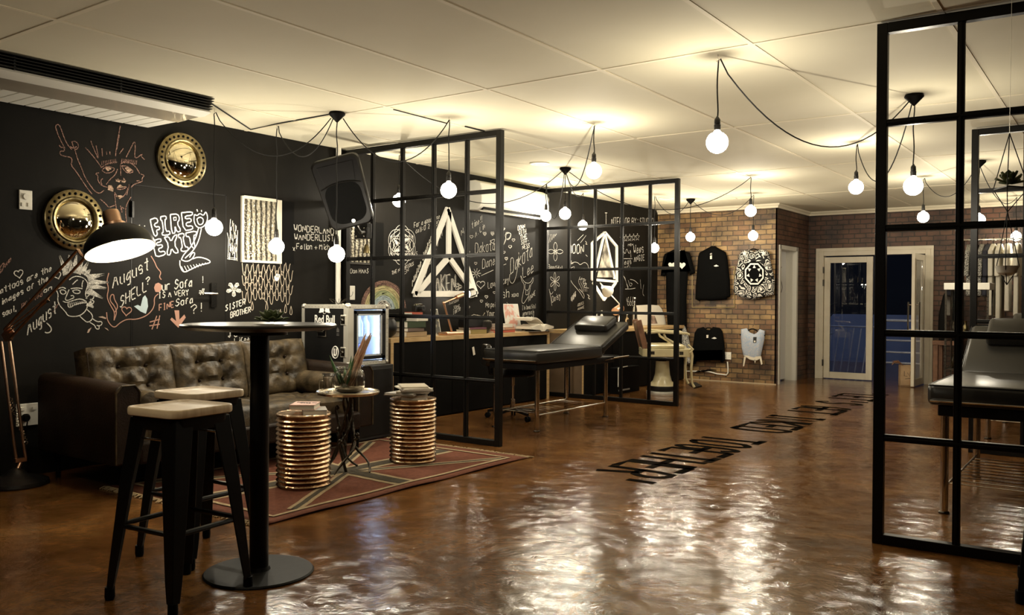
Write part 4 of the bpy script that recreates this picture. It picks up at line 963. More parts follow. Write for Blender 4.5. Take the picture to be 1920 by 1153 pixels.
MB().bb(-.028, .028, -.03, .03, .065, .085).done('prism_housing', M_chrome, cm, smooth=False, bev=.004); MB().lathe([(.03, 0), (.028, .04), (.02, .042), (.001, .035)], (.03, 0, .033), 20, Matrix.Rotation(PI/2, 3, 'Y')).done('lens', M_blackg, cm)
for y in (-.055, .055): MB().lathe([(.011, .065), (.011, .080), (.001, .080)], (0, y, 0), 12).done('dial', M_chrome, cm)
hg = thing('dark_globe', 'dark round vase with a beaded rim beside the flight case', 'vase', (-5.94, 6.19, Z)); MB().lathe([(.03, 0), (.075, .04), (.09, .10), (.075, .16), (.055, .185), (.058, .20), (.05, .20)], n=28).done('vase_body', M_blackg, hg)
hg2 = MB(); [hg2.sph((.058*math.cos(k*PI/9), .058*math.sin(k*PI/9), .197), .008, 6, 4) for k in range(18)]; hg2.done('bead_rim', M_steel, hg)
# framed card (leaning)
def lean_card(name, label, px, x, z, w_, h_, m1, m2, tilt=-.2, rz=0):
    t = thing(name, label, 'picture', (x, ys(px, x), z), rz)
    R_ = Matrix.Rotation(tilt, 4, 'Y')
    b = MB(); b.M = R_; b.bb(-.006, .006, -w_/2, w_/2, 0, h_).done('frame', m1, t, smooth=False)
    b = MB(); b.M = R_; b.bb(.006, .0075, -w_/2+.008, w_/2-.008, .008, h_-.008).done('print', m2, t, smooth=False)
    return t
lean_card('propped_card', 'small dark printed card propped up in the middle of the first desk', 821, -5.93, Z, .10, .28, M_white, mat('dark_print', (.05, .05, .04), .4, col2=(.35, .32, .22), nscale=22, nlo=.5, nhi=.6))
lean_card('framed_print', 'pink print with white border leaning on the wall at the right end of the desk', 964, -6.01, Z, .30, .33, M_white, mat('pink_print', (.60, .30, .24), .4, col2=(.62, .60, .55), nscale=13, nlo=.45, nhi=.52), -.18)
# copper pipe desk lamp, lit
dl = thing('copper_desk_lamp', 'copper pipe desk lamp with lit glass jar shade on the first desk', 'desk lamp', dk(848, 622, -5.88))
o_l = Vector(dl.location); xL = -5.88
pp = lambda px, py, x=xL: on(px, py, 0, x)-o_l
b = MB(); b.tube([(.05, -.16, .018), (.05, .14, .018)], .017, 10).tube([(-.05, -.16, .018), (-.05, .14, .018)], .017, 10).tube([(-.05, -.16, .018), (.05, -.16, .018)], .018, 10).tube([(-.05, .0, .018), (.05, .0, .018)], .017, 10); b.done('pipe_base', M_copper, dl)
b = MB(); b.tube([(0, 0, .018), pp(832, 568)], .011, 10).tube([pp(832, 568), pp(856, 558)], .011, 10).sph(pp(832, 568), .018, 10, 8); b.done('pipe_stem', M_copper, dl)
MB().tube([pp(855, 558), pp(872, 551)], .024, 12).done('lamp_holder', M_copper, dl)
dv = (pp(886, 549)-pp(872, 552)).normalized()
b = MB(); b.tube([pp(872, 552)+dv*.0, pp(872, 552)+dv*.03, pp(872, 552)+dv*.13], [.03, .05, .052], 20, cap=False); b.done('jar_shade', M_glass, dl)
MB().sph(pp(876, 551), .03, 16, 10).done('lit_bulb', mat('lit_small_bulb', (1, 1, 1), .3, emit=BULB_COL, es=85), dl)
# dark clutter on the desk: folder stack, helmet-like jar, glasses
bk(884, Z, .05, (.20, .30, .05), mat('yellow_brown_cover', (.28, .21, .07), .5), 'yellow brown folder lying right of the copper lamp base on the first desk')
bk(886, Z+.0505, -.1, (.18, .26, .02), mat('purple_cover', (.16, .06, .08), .5), 'dark purple booklet on the yellow brown folder on the first desk')
sk = thing('glass_bowl', 'dark glossy rounded bowl right of the folders on the first desk', 'bowl', (-5.92, ys(909), Z)); MB().lathe([(.03, 0), (.06, .02), (.085, .08), (.08, .13), (.06, .15), (.055, .145), (.07, .12), (.07, .08), (.04, .02), (.001, .015)], n=28).done('bowl_shell', mat('smoked_glass', (.03, .028, .025), .08), sk)
mb_ = thing('desk_machine', 'low black machine with chrome levers behind the first partition on the desk', 'machine', (-5.95, ys(886, -5.95), Z+.0705))
MB().bb(-.06, .06, -.18, .16, 0, .10).done('machine_body', M_blackg, mb_, smooth=False, bev=.015)
b = MB(); b.tube([(.05, -.16, .11), (.03, -.02, .14), (.03, .14, .12), (.04, .17, .16)], .004, 6).sph((.05, -.16, .11), .010, 8, 6).sph((.03, .05, .13), .009, 8, 6); b.done('lever', M_chrome, mb_)
bk(940, Z, 0, (.19, .28, .03), M_red, 'red book at the bottom of the stack left of the open book')
bk(943, Z+.0305, .15, (.18, .24, .028), mat('salmon_cover', (.50, .28, .18), .5), 'salmon coloured book second in the stack left of the open book')
bk(941, Z+.059, -.1, (.16, .20, .04), M_paper, 'cream book on top of the stack left of the open book')
bk(922, Z, .3, (.10, .12, .02), M_red, 'small red notebook near the black bowl on the first desk')
ob = thing('open_book', 'thick open book with fanned cream pages at the right end of the first desk', 'book', (-5.87, ys(1002, -5.88), Z))
for sgn in (-1, 1):
    b = MB(); rings = []
    for i in range(11):
        t_ = i/10; y = sgn*(.01+t_*.22); zt = .075*math.exp(-t_*1.1)*math.sin(min(1, t_*3.2)*PI/2)+.012+.0*t_
        rings.append([Vector((-.12, y, max(.0015, zt-.055*(1-t_)-.006))), Vector((.12, y, max(.0015, zt-.055*(1-t_)-.006))), Vector((.12, y, zt+.02)), Vector((-.12, y, zt+.02))])
    b.loft(rings); b.done('page_block', M_paper, ob)
b = MB(); b.loft([[Vector((-.11, .02-.26*t_, .085+.05*math.sin(t_*2.6)+.02*t_)), Vector((.11, .02-.26*t_, .085+.05*math.sin(t_*2.6)+.02*t_)), Vector((.11, .02-.26*t_, .090+.05*math.sin(t_*2.6)+.045*t_)), Vector((-.11, .02-.26*t_, .090+.05*math.sin(t_*2.6)+.045*t_))] for t_ in [i/8 for i in range(9)]]); b.done('raised_pages', M_paper, ob)
MB().bb(-.125, .125, -.24, .24, 0, .0015).done('cover', M_grey, ob, smooth=False)

# swivel chair under the first bed
ch = thing('swivel_chair', 'black swivel work chair with chrome gas lift under the headrest bed', 'chair', (-5.12, 7.15, 0), .9)
for k in range(5):
    a = k*2*PI/5; b = MB(); b.loft([[Vector((math.cos(a)*r-math.sin(a)*s_*w_, math.sin(a)*r+math.cos(a)*s_*w_, z+dz)) for s_, dz in ((-1, -.012), (1, -.012), (1, .012), (-1, .012))] for r, w_, z in ((.02, .024, .10), (.15, .02, .085), (.27, .014, .07))]); sp_ = b.done('base_spoke', M_frame, ch)
    for s_ in (-1, 1): MB().lathe([(.012, -.01), (.027, -.008), (.027, .008), (.012, .01)], (math.cos(a)*.27-math.sin(a)*.014*s_, math.sin(a)*.27+math.cos(a)*.014*s_, .0275), 14, Matrix.Rotation(a, 3, 'Z') @ Matrix.Rotation(PI/2, 3, 'X')).done('castor', M_black, sp_)
MB().lathe([(.026, .08), (.026, .20), (.014, .205), (.014, .34), (.020, .345), (.020, .44)], n=16).done('gas_lift', M_chrome, ch)
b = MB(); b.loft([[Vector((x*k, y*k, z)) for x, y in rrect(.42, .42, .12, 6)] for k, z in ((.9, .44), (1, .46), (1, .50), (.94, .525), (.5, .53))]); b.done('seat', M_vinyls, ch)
b = MB(); b.tube([(-.16, 0, .45), (-.24, 0, .46), (-.26, 0, .60)], .012, 8); b.done('back_stem', M_frame, ch)
b = MB(); b.loft([[Vector((-.275+dx, y*k, .655+z*k)) for y, z in rrect(.26, .22, .07, 6)] for k, dx in ((.92, -.03), (1, -.015), (1, .012), (.9, .025))]); b.done('backrest', M_vinyl, ch)

# ---------------------------------------------------------------- tattoo beds
def bed(label, loc, ang, pil=True, rz=0):
    t = thing('tattoo_bed', label, 'treatment bed', (*loc, 0), rz)
    def pad(b, L_, th_, w_=.64):
        rings = []
        for y, k, kz in ((0, .93, .6), (.012, .98, .9), (.03, 1, 1), (L_-.03, 1, 1), (L_-.012, .98, .9), (L_, .93, .6)):
            rings.append([Vector((x*k, y, th_/2+z*kz)) for x, z in rrect(w_, th_, min(.03, th_*.4), 5)])
        b.loft(rings)
    b = MB(); b.M = Matrix.Translation((0, 0, .628)); pad(b, 1.175, .122); p_ = b.done('mattress', M_vinyl, t)
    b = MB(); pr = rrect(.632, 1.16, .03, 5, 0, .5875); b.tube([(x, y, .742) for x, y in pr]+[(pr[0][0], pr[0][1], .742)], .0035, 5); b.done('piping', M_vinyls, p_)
    B_ = Matrix.Translation((0, 1.18, .665)) @ Matrix.Rotation(ang, 4, 'X')
    b = MB(); b.M = B_; pad(b, .62, .085); q = b.done('backrest', M_vinyl, t)
    b = MB(); b.M = B_; pr = rrect(.632, .61, .03, 5, 0, .31); b.tube([(x, y, .080) for x, y in pr]+[(pr[0][0], pr[0][1], .080)], .0035, 5); b.done('piping', M_vinyls, q)
    b = MB(); b.M = B_; b.bb(-.27, .27, .02, .56, -.03, -.001); b.done('back_board', M_black, q, smooth=False)
    if pil:
        b = MB(); b.M = B_ @ Matrix.Translation((0, .33, .087)); rings = []
        for z, k in ((0, .94), (.012, 1), (.05, 1), (.066, .97), (.072, .90)): rings.append([Vector((x*k, y*k+.14, z)) for x, y in rrect(.40, .26, .03, 5)])
        b.loft(rings); b.done('head_pillow', M_vinyl, t)
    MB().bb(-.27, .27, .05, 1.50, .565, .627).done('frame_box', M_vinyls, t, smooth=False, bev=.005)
    for x in (-.24, .24):
        for y in (.10, 1.37):
            lg = MB().tube([(x, y, 0.012), (x, y, .57)], .0225, 16).done('leg', M_chrome, t)
            MB().lathe([(.030, 0), (.030, .008), (.023, .014)], (x, y, 0), 16).done('foot_cap', M_dark, lg)
        MB().tube([(x, .10, .15), (x, 1.37, .15)], .009, 10).done('shelf_rail', M_chrome, t)
    for i in range(10): MB().tube([(-.235, .24+i*.11, .15), (.235, .24+i*.11, .15)], .0042, 6).done('shelf_wire', M_chrome, t)
    for s_ in (-1, 1): MB().tube([(s_*.27, 1.30, .60), (s_*.37, 1.30, .622), (s_*.37, 1.62, .628)], .009, 8).done('side_handle', M_chrome, t)
    b = MB(); b.tube([(-.2, 1.3, .60), (-.2, 1.18+.4*math.cos(ang), .62+.4*math.sin(ang)), (.2, 1.18+.4*math.cos(ang), .62+.4*math.sin(ang)), (.2, 1.3, .60)], .009, 8); b.done('back_stay', M_chrome, t)
    MB().tube([(-.30, -.012, .655), (.30, -.012, .655)], .007, 8).done('end_bar', M_chrome, t)
    return t
bed('black vinyl tattoo bed with raised headrest and pillow between the two left partitions', (-4.68, 6.485), math.radians(23))
b2 = bed('black vinyl tattoo bed with chrome legs seen through the large right partition', (-.635, 5.40), math.radians(31))
dup(b2, (-.80, 8.62, 0), 0, 'black tattoo bed farther back, beyond the right bed and the far right partition')

# one extra pendant, added out of view to brighten the stool seats
pendant('added unseen globe bulb lighting the bar stools from above the view', (-2.75, .95, H), 2.18, None, .2)


# ---------------------------------------------------------------- chalk on the black wall
FONT = {}
_F0 = """A022842/1535 B020838474635/0535444332/3202 C4738281713223243 D020828474332/3202 E420208/0848/0535 F0208/0848/0535 G473828171322324345/4525 H0208/4248/0545 I1232/1838/2228 J04132233/3338 K0208/4805/0542 L080242 M0208254842 N02084248 O120307283847432212 P0208384746350/3505 Q120307283847432212/2341 R02083847463505/2542 S473828171625354433221203 T0848/2228 U08031222324348 V082248 W0812253248 X0842/0248 Y082548/2522 Z08480242 a352615031223/3632 b0802/051636443322/2203 c36261503122233 d3832/35261503122233 e04343526150312/1233 f372716/1612/0525 g35261503122334/3630/302010 h0802/05163634/3432 i2622/2728 j2620/2010/2728 k0802/3604/0432 l28232232 m0602/05162322/25364542 n0602/05163634/3432 o16050312323436/3616 p0600/05163634331203 r0602/051636 s3526160514243432/3212 t28232232/0636 u06031222/3632 v062246 w0612243246 x0632/0236 y0624/3620/2010 z06360232 0120307283847432212 1172822 20728374602/0242 30828374635/253544432212/1203 4383204/0444 548080535444322/2202 6382815031232434435/3505 7084822 915363748382715 !2824/2322 ?0728384746/462524/2322 .2223 '2826 #1238/3248/0444/0646 +0444/2226 :2324/2627 -1535 ,2321"""
for tok in _F0.split(' '):
    ch_, body = tok[0], tok[1:]
    FONT[ch_] = [[(int(s[i]), int(s[i+1])) for i in range(0, len(s)-1, 2)] for s in body.split('/')]
ADV = lambda c: 3.2 if c == ' ' else (3.0 if c in "il!.':,1" else (5.6 if c.isupper() or c in 'mw#023456789?' else 4.6))
def smooth_pts(P, it=2):
    for _ in range(it):
        if len(P) < 3: return P
        Q = [P[0]]
        for i in range(len(P)-1): Q += [P[i].lerp(P[i+1], .25), P[i].lerp(P[i+1], .75)]
        Q.append(P[-1]); P = Q
    return P
def wp(px, py): p = on(px, py, 0, XW+.0025); return p
class Chalk:
    def __init__(s, ox=0, oy=0, sc=1, ox2=.0025): s.b = MB(); s.f = (ox, oy, sc); s.rng = random.Random(5)
    def P(s, x, y): ox, oy, sc = s.f; return wp(ox+x/sc, oy+y/sc)
    def line(s, pts, wd=.008, it=2, closed=False):
        if closed: pts = list(pts)+[pts[0]]
        V = [s.P(*p) for p in pts]; s.b.ribbon(smooth_pts(V, it), wd, (1, 0, 0)); return s
    def lines(s, *ls, wd=.008, it=2):
        for l in ls: s.line(l, wd, it)
        return s
    def text(s, t, a, b_, hpx, wd=.007, it=1, jit=.25):
        """text t from zoom point a to b_ (baseline), capital height hpx zoom pixels"""
        A = s.P(*a); B = s.P(*b_); up = s.P(a[0], a[1]-hpx)-A; tot = sum(ADV(c) for c in t)
        u = (B-A)/tot; v = up/6.0; x = 0
        for c in t:
            for st in FONT.get(c, []):
                j = lambda: s.rng.uniform(-jit, jit)
                V = [A+u*(x+p[0]+j()*.5)+v*(p[1]-2+j()) for p in st]
                s.b.ribbon(smooth_pts(V, it), wd, (1, 0, 0))
            x += ADV(c)
        return s
    def fill(s, pts):
        s.b._f([s.b.v(s.P(*p)) for p in pts]); return s
    def scrib(s, pts, n, wd=.006):
        """zigzag shading between two edges given as polyline pairs"""
        A, B = pts; P = []
        def at(L, t):
            k = t*(len(L)-1); i = min(int(k), len(L)-2); f = k-i; return (L[i][0]+(L[i+1][0]-L[i][0])*f, L[i][1]+(L[i+1][1]-L[i][1])*f)
        for i in range(n+1): P.append(at(A if i % 2 else B, i/n))
        return s.line(P, wd, 0)
    def heart(s, cx, cy, r, wd=.006, tilt=0):
        P = []
        for i in range(25):
            t = i/24*2*PI; x = r*.062*16*math.sin(t)**3; y = -r*.062*(13*math.cos(t)-5*math.cos(2*t)-2*math.cos(3*t)-math.cos(4*t))
            P.append((cx+x*math.cos(tilt)-y*math.sin(tilt), cy+x*math.sin(tilt)+y*math.cos(tilt)))
        return s.line(P, wd, 0)
    def done(s, name, m, label=None):
        o = s.b.done(name, m, wl, smooth=False)
        if label: o['label'] = label
        return o
# zoom frames used while measuring the wall
c = Chalk(100, 220, 5.49)   # waving figure
c.lines([(120, 320), (60, 210), (25, 110), (25, 85), (45, 70), (70, 90), (110, 210), (150, 290), (190, 330)], [(60, 285), (75, 310), (110, 310), (115, 350), (70, 345), (65, 380), (110, 400), (180, 410), (195, 440), (180, 490), (230, 550), (290, 640), (350, 730), (400, 790)],
        [(190, 250), (230, 245), (265, 290), (235, 340), (205, 300), (190, 250)], [(220, 330), (250, 430), (290, 520), (330, 630), (380, 700), (430, 765), (480, 785), (520, 750)], [(170, 300), (210, 320), (240, 300)],
        [(330, 310), (420, 410), (500, 520)], [(385, 240), (410, 310), (460, 420)], [(440, 290), (465, 410)], [(500, 320), (505, 400)], [(545, 350), (550, 385)], [(580, 350), (585, 385)],
        [(640, 400), (650, 300), (690, 85)], [(652, 330), (680, 180)], [(680, 375), (720, 320)], [(750, 410), (800, 310), (835, 240), (845, 300), (835, 410), (860, 420), (920, 370), (900, 400), (940, 435)],
        [(490, 520), (540, 485), (600, 465), (655, 460)], [(690, 480), (740, 455), (790, 465), (850, 510), (890, 580)],
        [(500, 545), (540, 505), (590, 510), (640, 530), (590, 570), (540, 575), (500, 545)], [(700, 500), (750, 500), (790, 525), (830, 560), (780, 575), (740, 560), (705, 505)],
        [(690, 490), (695, 600)], [(660, 530), (640, 590), (580, 640), (545, 690)], [(470, 570), (430, 580), (460, 600), (455, 650), (500, 705), (560, 720)], [(510, 630), (485, 650), (500, 690)],
        [(900, 585), (940, 595), (910, 630), (920, 660), (880, 670), (830, 690), (800, 720)], [(855, 655), (890, 650)], [(640, 640), (680, 650), (745, 650), (720, 625)],
        [(650, 735), (700, 720), (760, 710), (730, 735), (680, 745), (650, 735)], [(630, 770), (660, 820), (690, 830), (730, 810), (770, 730), (780, 690)], [(780, 700), (755, 800)],
        [(630, 790), (645, 920), (665, 1090)], [(800, 820), (760, 880), (740, 960), (755, 1090)], [(690, 910), (710, 1000), (700, 920), (730, 940)], [(480, 840), (540, 890), (570, 930), (630, 905)], wd=.0065, it=1)
for x in range(500, 660, 18): c.line([(x, 490-(x-500)*.12), (x-4, 450-(x-500)*.15)], .005, 0)
for x in range(700, 870, 17): c.line([(x, 470+(x-700)*.10), (x+6, 425+(x-700)*.1)], .005, 0)
c.done('chalk_drawing', M_pink, 'faded pink chalk drawing of a spiky haired figure raising a hand')
c = Chalk(100, 220, 5.49)
c.fill([(565, 700), (600, 700), (620, 735), (615, 765), (560, 745)]).fill([(640, 655), (665, 630), (690, 650), (680, 670)]).fill([(700, 665), (725, 635), (750, 655), (735, 675)]).fill([(665, 705), (690, 690), (715, 712), (740, 715), (650, 735)]).fill([(640, 810), (690, 800), (720, 810), (685, 840)]).fill([(530, 520), (560, 505), (600, 530), (560, 555)]).fill([(735, 520), (770, 510), (810, 545), (770, 570)])
c.done('chalk_shading', mat('peach_chalk', (.62, .42, .30), .95, col2=(.10, .07, .05), nscale=160), 'peach chalk shading on the face')
# quote and spiky head at the far left
c = Chalk(0, 460, 6.404)
c.text('Tattoos are the', (-60, 610), (630, 300), 75, .006).text('images of the', (10, 720), (590, 415), 72, .006).text('soul,', (30, 860), (200, 780), 72, .0065).text('on', (525, 570), (640, 520), 50, .006)
c.text('August', (190*6.404/3.6-10, 1075), (690, 790), 150, .0075)
c.heart(225, 340, 55, .006, -.2).heart(690, 360, 45, .006, -.3)
c.line([(540, 1040), (560, 1055), (610, 1040), (620, 990), (560, 930)], .0075)
c.done('chalk_writing', M_chalk, 'grey chalk quote about tattoos and the name August')
c = Chalk(0, 460, 6.404); c.text('printed', (260, 740), (520, 600), 55, .0055).text('HIGH', (60, 265), (135, 180), 40, .006).lines([(-20, 330), (20, 330), (60, 190), (0, 260)], [(700, 700), (640, 800)], wd=.006); c.text('LOVE', (-90, 400), (30, 300), 60, .006)
c.done('chalk_writing', M_pink)
c = Chalk(0, 460, 6.404)
c.lines([(680, 545), (700, 590), (690, 660), (720, 730), (790, 800), (810, 840), (860, 855), (950, 850), (1020, 800), (1050, 740), (1045, 690)], [(830, 415), (880, 375), (950, 370), (1020, 400), (1055, 450), (1050, 500), (1030, 550), (1025, 600), (1045, 640)],
        [(700, 520), (750, 500), (790, 520)], [(720, 540), (760, 530), (800, 560), (770, 590), (730, 580), (720, 540)], [(850, 520), (920, 510), (990, 520)], [(870, 545), (920, 530), (970, 550), (950, 580), (890, 575), (870, 545)],
        [(830, 530), (800, 600), (780, 650), (810, 665), (860, 640), (890, 630), (880, 600), (850, 605)], [(755, 670), (800, 690), (880, 660), (960, 640), (1020, 660), (1045, 690), (980, 690), (900, 710), (840, 750), (815, 730), (820, 690)],
        [(1030, 640), (1070, 590), (1110, 590), (1130, 620), (1110, 650), (1080, 650)], [(1100, 660), (1130, 665), (1120, 700), (1080, 700)], [(1045, 770), (1110, 830), (1110, 890), (1050, 930), (1000, 890), (960, 850)], [(1110, 880), (1170, 920), (1215, 910), (1230, 940), (1200, 970), (1160, 960)], [(1080, 925), (1140, 960), (1150, 1000), (1190, 1010), (1190, 970)],
        [(870, 470), (920, 420), (935, 415)], [(985, 505), (985, 460), (1000, 420)], wd=.0065)
for x in range(840, 1020, 24): c.line([(x, 690-(x-840)*.15), (x+4, 735-(x-840)*.25)], .005, 0)
sp_pts = [(800, 350, 715, 120), (820, 330, 830, 115), (860, 300, 850, 170), (880, 330, 920, 115), (930, 340, 990, 200), (980, 340, 1060, 195), (1020, 360, 1085, 290), (1050, 390, 1255, 345), (1060, 440, 1305, 445), (1060, 480, 1275, 515), (1050, 540, 1235, 635), (1060, 690, 1120, 745)]
for (x, y, tx, ty) in sp_pts:
    n = 7
    for i in range(n):
        o1 = (i-(n-1)/2)*13; dx, dy = -(ty-y), tx-x; l_ = math.hypot(dx, dy); c.line([(x+dx/l_*o1, y+dy/l_*o1), (tx+dx/l_*o1*.08, ty+dy/l_*o1*.08)], .0052, 0)
c.done('chalk_drawing', M_chalk, 'grey chalk drawing of a grimacing head with spiky hair and a bone')
c = Chalk(0, 460, 6.404); c.fill([(1180, 860), (1230, 850), (1275, 870), (1270, 885), (1220, 870)]).fill([(1100, 985), (1060, 1010), (1045, 1050), (1065, 1050)]).fill([(1250, 985), (1290, 1000), (1305, 1025), (1280, 1010)]).done('chalk_drawing', mat('dusty_pink_chalk', (.45, .33, .26), .95))
# FIRE EXIT and neighbours (frame 0,380 scale 3.6024)
c = Chalk(0, 380, 3.6024)
def block(c, pts, wd=.009): return c.line(pts, wd, 1, True)
block(c, [(1015, 115), (1055, 100), (1070, 130), (1040, 145), (1050, 165), (1075, 160), (1080, 180), (1055, 185), (1065, 215), (1045, 230), (1025, 170)])
block(c, [(1085, 95), (1120, 88), (1125, 110), (1112, 115), (1120, 195), (1145, 190), (1150, 215), (1100, 222), (1092, 205), (1105, 198), (1095, 120), (1085, 118)])
block(c, [(1150, 80), (1200, 75), (1215, 110), (1195, 140), (1225, 190), (1195, 200), (1180, 150), (1185, 205), (1160, 208)])
block(c, [(1225, 68), (1300, 60), (1300, 85), (1250, 90), (1252, 110), (1290, 105), (1292, 130), (1256, 135), (1260, 160), (1300, 155), (1303, 180), (1240, 190)])
c.line([(1172, 100), (1190, 98), (1190, 118), (1175, 120)], .007, 0, True)
block(c, [(1028, 260), (1085, 240), (1090, 262), (1055, 272), (1060, 290), (1095, 282), (1098, 302), (1068, 310), (1078, 335), (1110, 325), (1120, 350), (1055, 368), (1045, 330)])
block(c, [(1110, 235), (1140, 228), (1155, 265), (1175, 222), (1200, 215), (1175, 280), (1210, 335), (1180, 342), (1158, 305), (1150, 355), (1125, 350), (1140, 285)])
block(c, [(1205, 215), (1240, 205), (1245, 228), (1235, 232), (1250, 300), (1270, 298), (1272, 325), (1225, 330), (1222, 310), (1232, 302), (1222, 235), (1208, 238)])
block(c, [(1255, 205), (1325, 190), (1328, 215), (1305, 222), (1320, 320), (1290, 290), (1280, 228), (1258, 230)])
c.lines([(1340, 175), (1325, 230), (1290, 300), (1240, 350), (1225, 385)], [(1360, 175), (1345, 250), (1310, 320), (1250, 375)], [(1225, 385), (1260, 400), (1300, 380), (1320, 340), (1300, 335), (1280, 370)], [(1300, 380), (1340, 365), (1400, 380), (1430, 405), (1350, 420), (1290, 450), (1240, 475), (1215, 430), (1215, 390)],
        [(1310, 120), (1320, 155), (1350, 175), (1390, 150), (1405, 100), (1390, 55), (1375, 90), (1350, 70), (1330, 90), (1312, 75), (1310, 120)], [(1330, 110), (1350, 95), (1375, 110), (1370, 145), (1340, 150), (1330, 110)], [(1330, 45), (1335, 60)], [(1360, 50), (1362, 62)], wd=.008)
for i in range(9): c.line([(1225+i*20, 430-i*3), (1245+i*19, 470-i*7)], .005, 0)
c.done('chalk_writing', M_chalkb, 'bold white outlined words FIRE EXIT with a torch drawing')
c = Chalk(0, 380, 3.6024)
c.text('August', (760, 580), (1015, 445), 85, .008).text('SHELL', (810, 710), (1000, 590), 75, .008).text('?', (985, 560), (1020, 545), 50, .008).text('#', (1345, 625), (1392, 620), 42, .008).text('!', (1360, 545), (1375, 540), 45, .006).text('?!', (1290, 755), (1370, 735), 60, .007)
c.text('ur Sofa', (1095, 595), (1305, 565), 62, .008).text('IS A VERY', (1070, 645), (1280, 625), 40, .006).text('Sofa', (1185, 700), (1310, 675), 48, .007)
for p in ((940, 150), (958, 175), (975, 155), (965, 195), (1010, 205)): c.line([p, (p[0]+4, p[1]+5)], .008, 0)
c.done('chalk_writing', M_chalk, 'chalk words August, Shell and Our Sofa on the fire exit door')
c = Chalk(0, 380, 3.6024)
c.text('FINE', (1075, 730), (1180, 705), 42, .007).text('#', (1010, 860), (1105, 840), 85, .008)
c.lines([(735, 475), (720, 530), (735, 580), (720, 640), (750, 700), (775, 740), (770, 795)], [(775, 740), (800, 700), (770, 650), (770, 620), (750, 620), (740, 660), (775, 700), (790, 740), (770, 795)], [(720, 740), (725, 800), (770, 850), (810, 810), (860, 785), (920, 790), (1000, 760), (1045, 700), (1040, 640), (1070, 615)], [(1020, 360), (1045, 400), (1060, 440), (1090, 470), (1075, 500), (1090, 520)], wd=.007)
c.heart(855, 730, 34, .007, .1); c.fill([(1040, 575), (1050, 548), (1070, 540), (1090, 552), (1095, 580), (1075, 605), (1050, 602)])
c.fill([(1178, 727), (1210, 727), (1212, 790), (1245, 755), (1255, 775), (1205, 845), (1150, 790), (1160, 775), (1190, 800)])
c.done('chalk_drawing', mat('salmon_chalk', (.42, .23, .17), .95), 'salmon pink chalk arrow, thread lines and hash')
c = Chalk(0, 380, 3.6024); c.fill([(905, 700), (930, 690), (950, 700), (965, 640), (980, 625), (995, 650), (1000, 700), (985, 750), (950, 735)]).done('chalk_drawing', M_blue, 'pale blue chalk heart')
# around the window (frame 380,400 scale 4.1166)
c = Chalk(380, 400, 4.1166)
c.text('WONDERLAND', (705, 135), (1020, 165), 50, .008).text('WANDERLUST', (708, 205), (1020, 215), 48, .008).text('Fallon + Mich', (725, 275), (985, 280), 42, .006)
c.text('SISTER', (175, 755), (335, 700), 45, .008).text('BROTHER', (215, 805), (375, 760), 42, .008).text('4 Ever', (195, 965), (350, 930), 52, .007).text('Life+', (245, 1015), (365, 985), 48, .006).text('Oom HAAS', (1140, 462), (1285, 462), 35, .005)
c.line([(695, 260), (712, 290), (700, 285), (712, 262)], .005, 0).lines([(190, 350), (262, 360), (255, 345), (195, 340), (200, 200), (190, 150)], [(262, 355), (270, 130)], wd=.006, it=0)
rg = random.Random(11)
for i in range(46):
    x = 205+rg.random()*60; y = 40+rg.random()*270; c.line([(x, y), (x+rg.uniform(-3, 3), y+rg.uniform(30, 70))], .0045, 0)
for (x, y) in ((240, 575), (240, 615)):
    for k in range(5 if y < 600 else 0):
        a = k*1.26+.3; c.line([(x, y+10), (x+45*math.cos(a-.35), y+10+45*math.sin(a-.35)), (x+62*math.cos(a), y+10+60*math.sin(a)), (x+45*math.cos(a+.35), y+10+45*math.sin(a+.35)), (x, y+10)], .006, 1)
        for j in range(5): c.line([(x+8*math.cos(a), y+10+8*math.sin(a)), (x+52*math.cos(a-.3+.15*j), y+10+50*math.sin(a-.3+.15*j))], .004, 0)
c.done('chalk_writing', M_chalk, 'chalk words Wonderland Wanderlust and Sister Brother with a flower')
c = Chalk(380, 400, 4.1166); rg = random.Random(3)   # dripping lines below the window
for row in range(5):
    for i in range(9):
        x0 = 305+i*42+(row % 2)*20; y0_ = 390+row*52+rg.randint(-15, 15); h_ = 55+rg.randint(0, 45)
        if x0 > 670: continue
        c.line([(x0, y0_), (x0+4, y0_+h_*.6), (x0+10, y0_+h_), (x0+20, y0_+h_*1.05), (x0+26, y0_+h_*.8), (x0+30, y0_+h_*.3), (x0+36, y0_+h_*.1)], .006, 2)
for x, y in ((600, 780), (640, 740), (682, 755), (495, 720), (383, 720)): c.line([(x, y-40), (x-9, y), (x-8, y+25), (x+6, y+28), (x+9, y), (x, y-40)], .006, 1)
c.done('chalk_drawing', mat('bone_chalk', (.44, .37, .29), .95), 'chalk drip pattern below the patterned window')
c = Chalk(380, 400, 4.1166); c.fill([(552, 490), (570, 465), (595, 470), (597, 500), (575, 525), (555, 515)]).done('chalk_drawing', M_chalkb)
# rainbow
for k, (m_, n_) in enumerate(((M_pink, 'red_pink'), (M_yel, 'yellow'), (M_green, 'green'), (M_blue, 'blue'), (M_chalk, 'grey'))):
    c = Chalk(380, 400, 4.1166); rg = random.Random(k)
    for j in range(9):
        r = 226-k*38-j*4.3; P = []
        for i in range(15):
            a = PI+PI*(i/14)*(.98+.0*j)+rg.uniform(-.01, .01); P.append((1395+r*.78*math.cos(a)+rg.uniform(-2, 2), 745+r*math.sin(a)*1.0+rg.uniform(-3, 3)))
        c.line(P, .0042, 1)
    c.done('chalk_rainbow_band', m_, n_.replace('_', ' ')+' chalk arc of the rainbow')
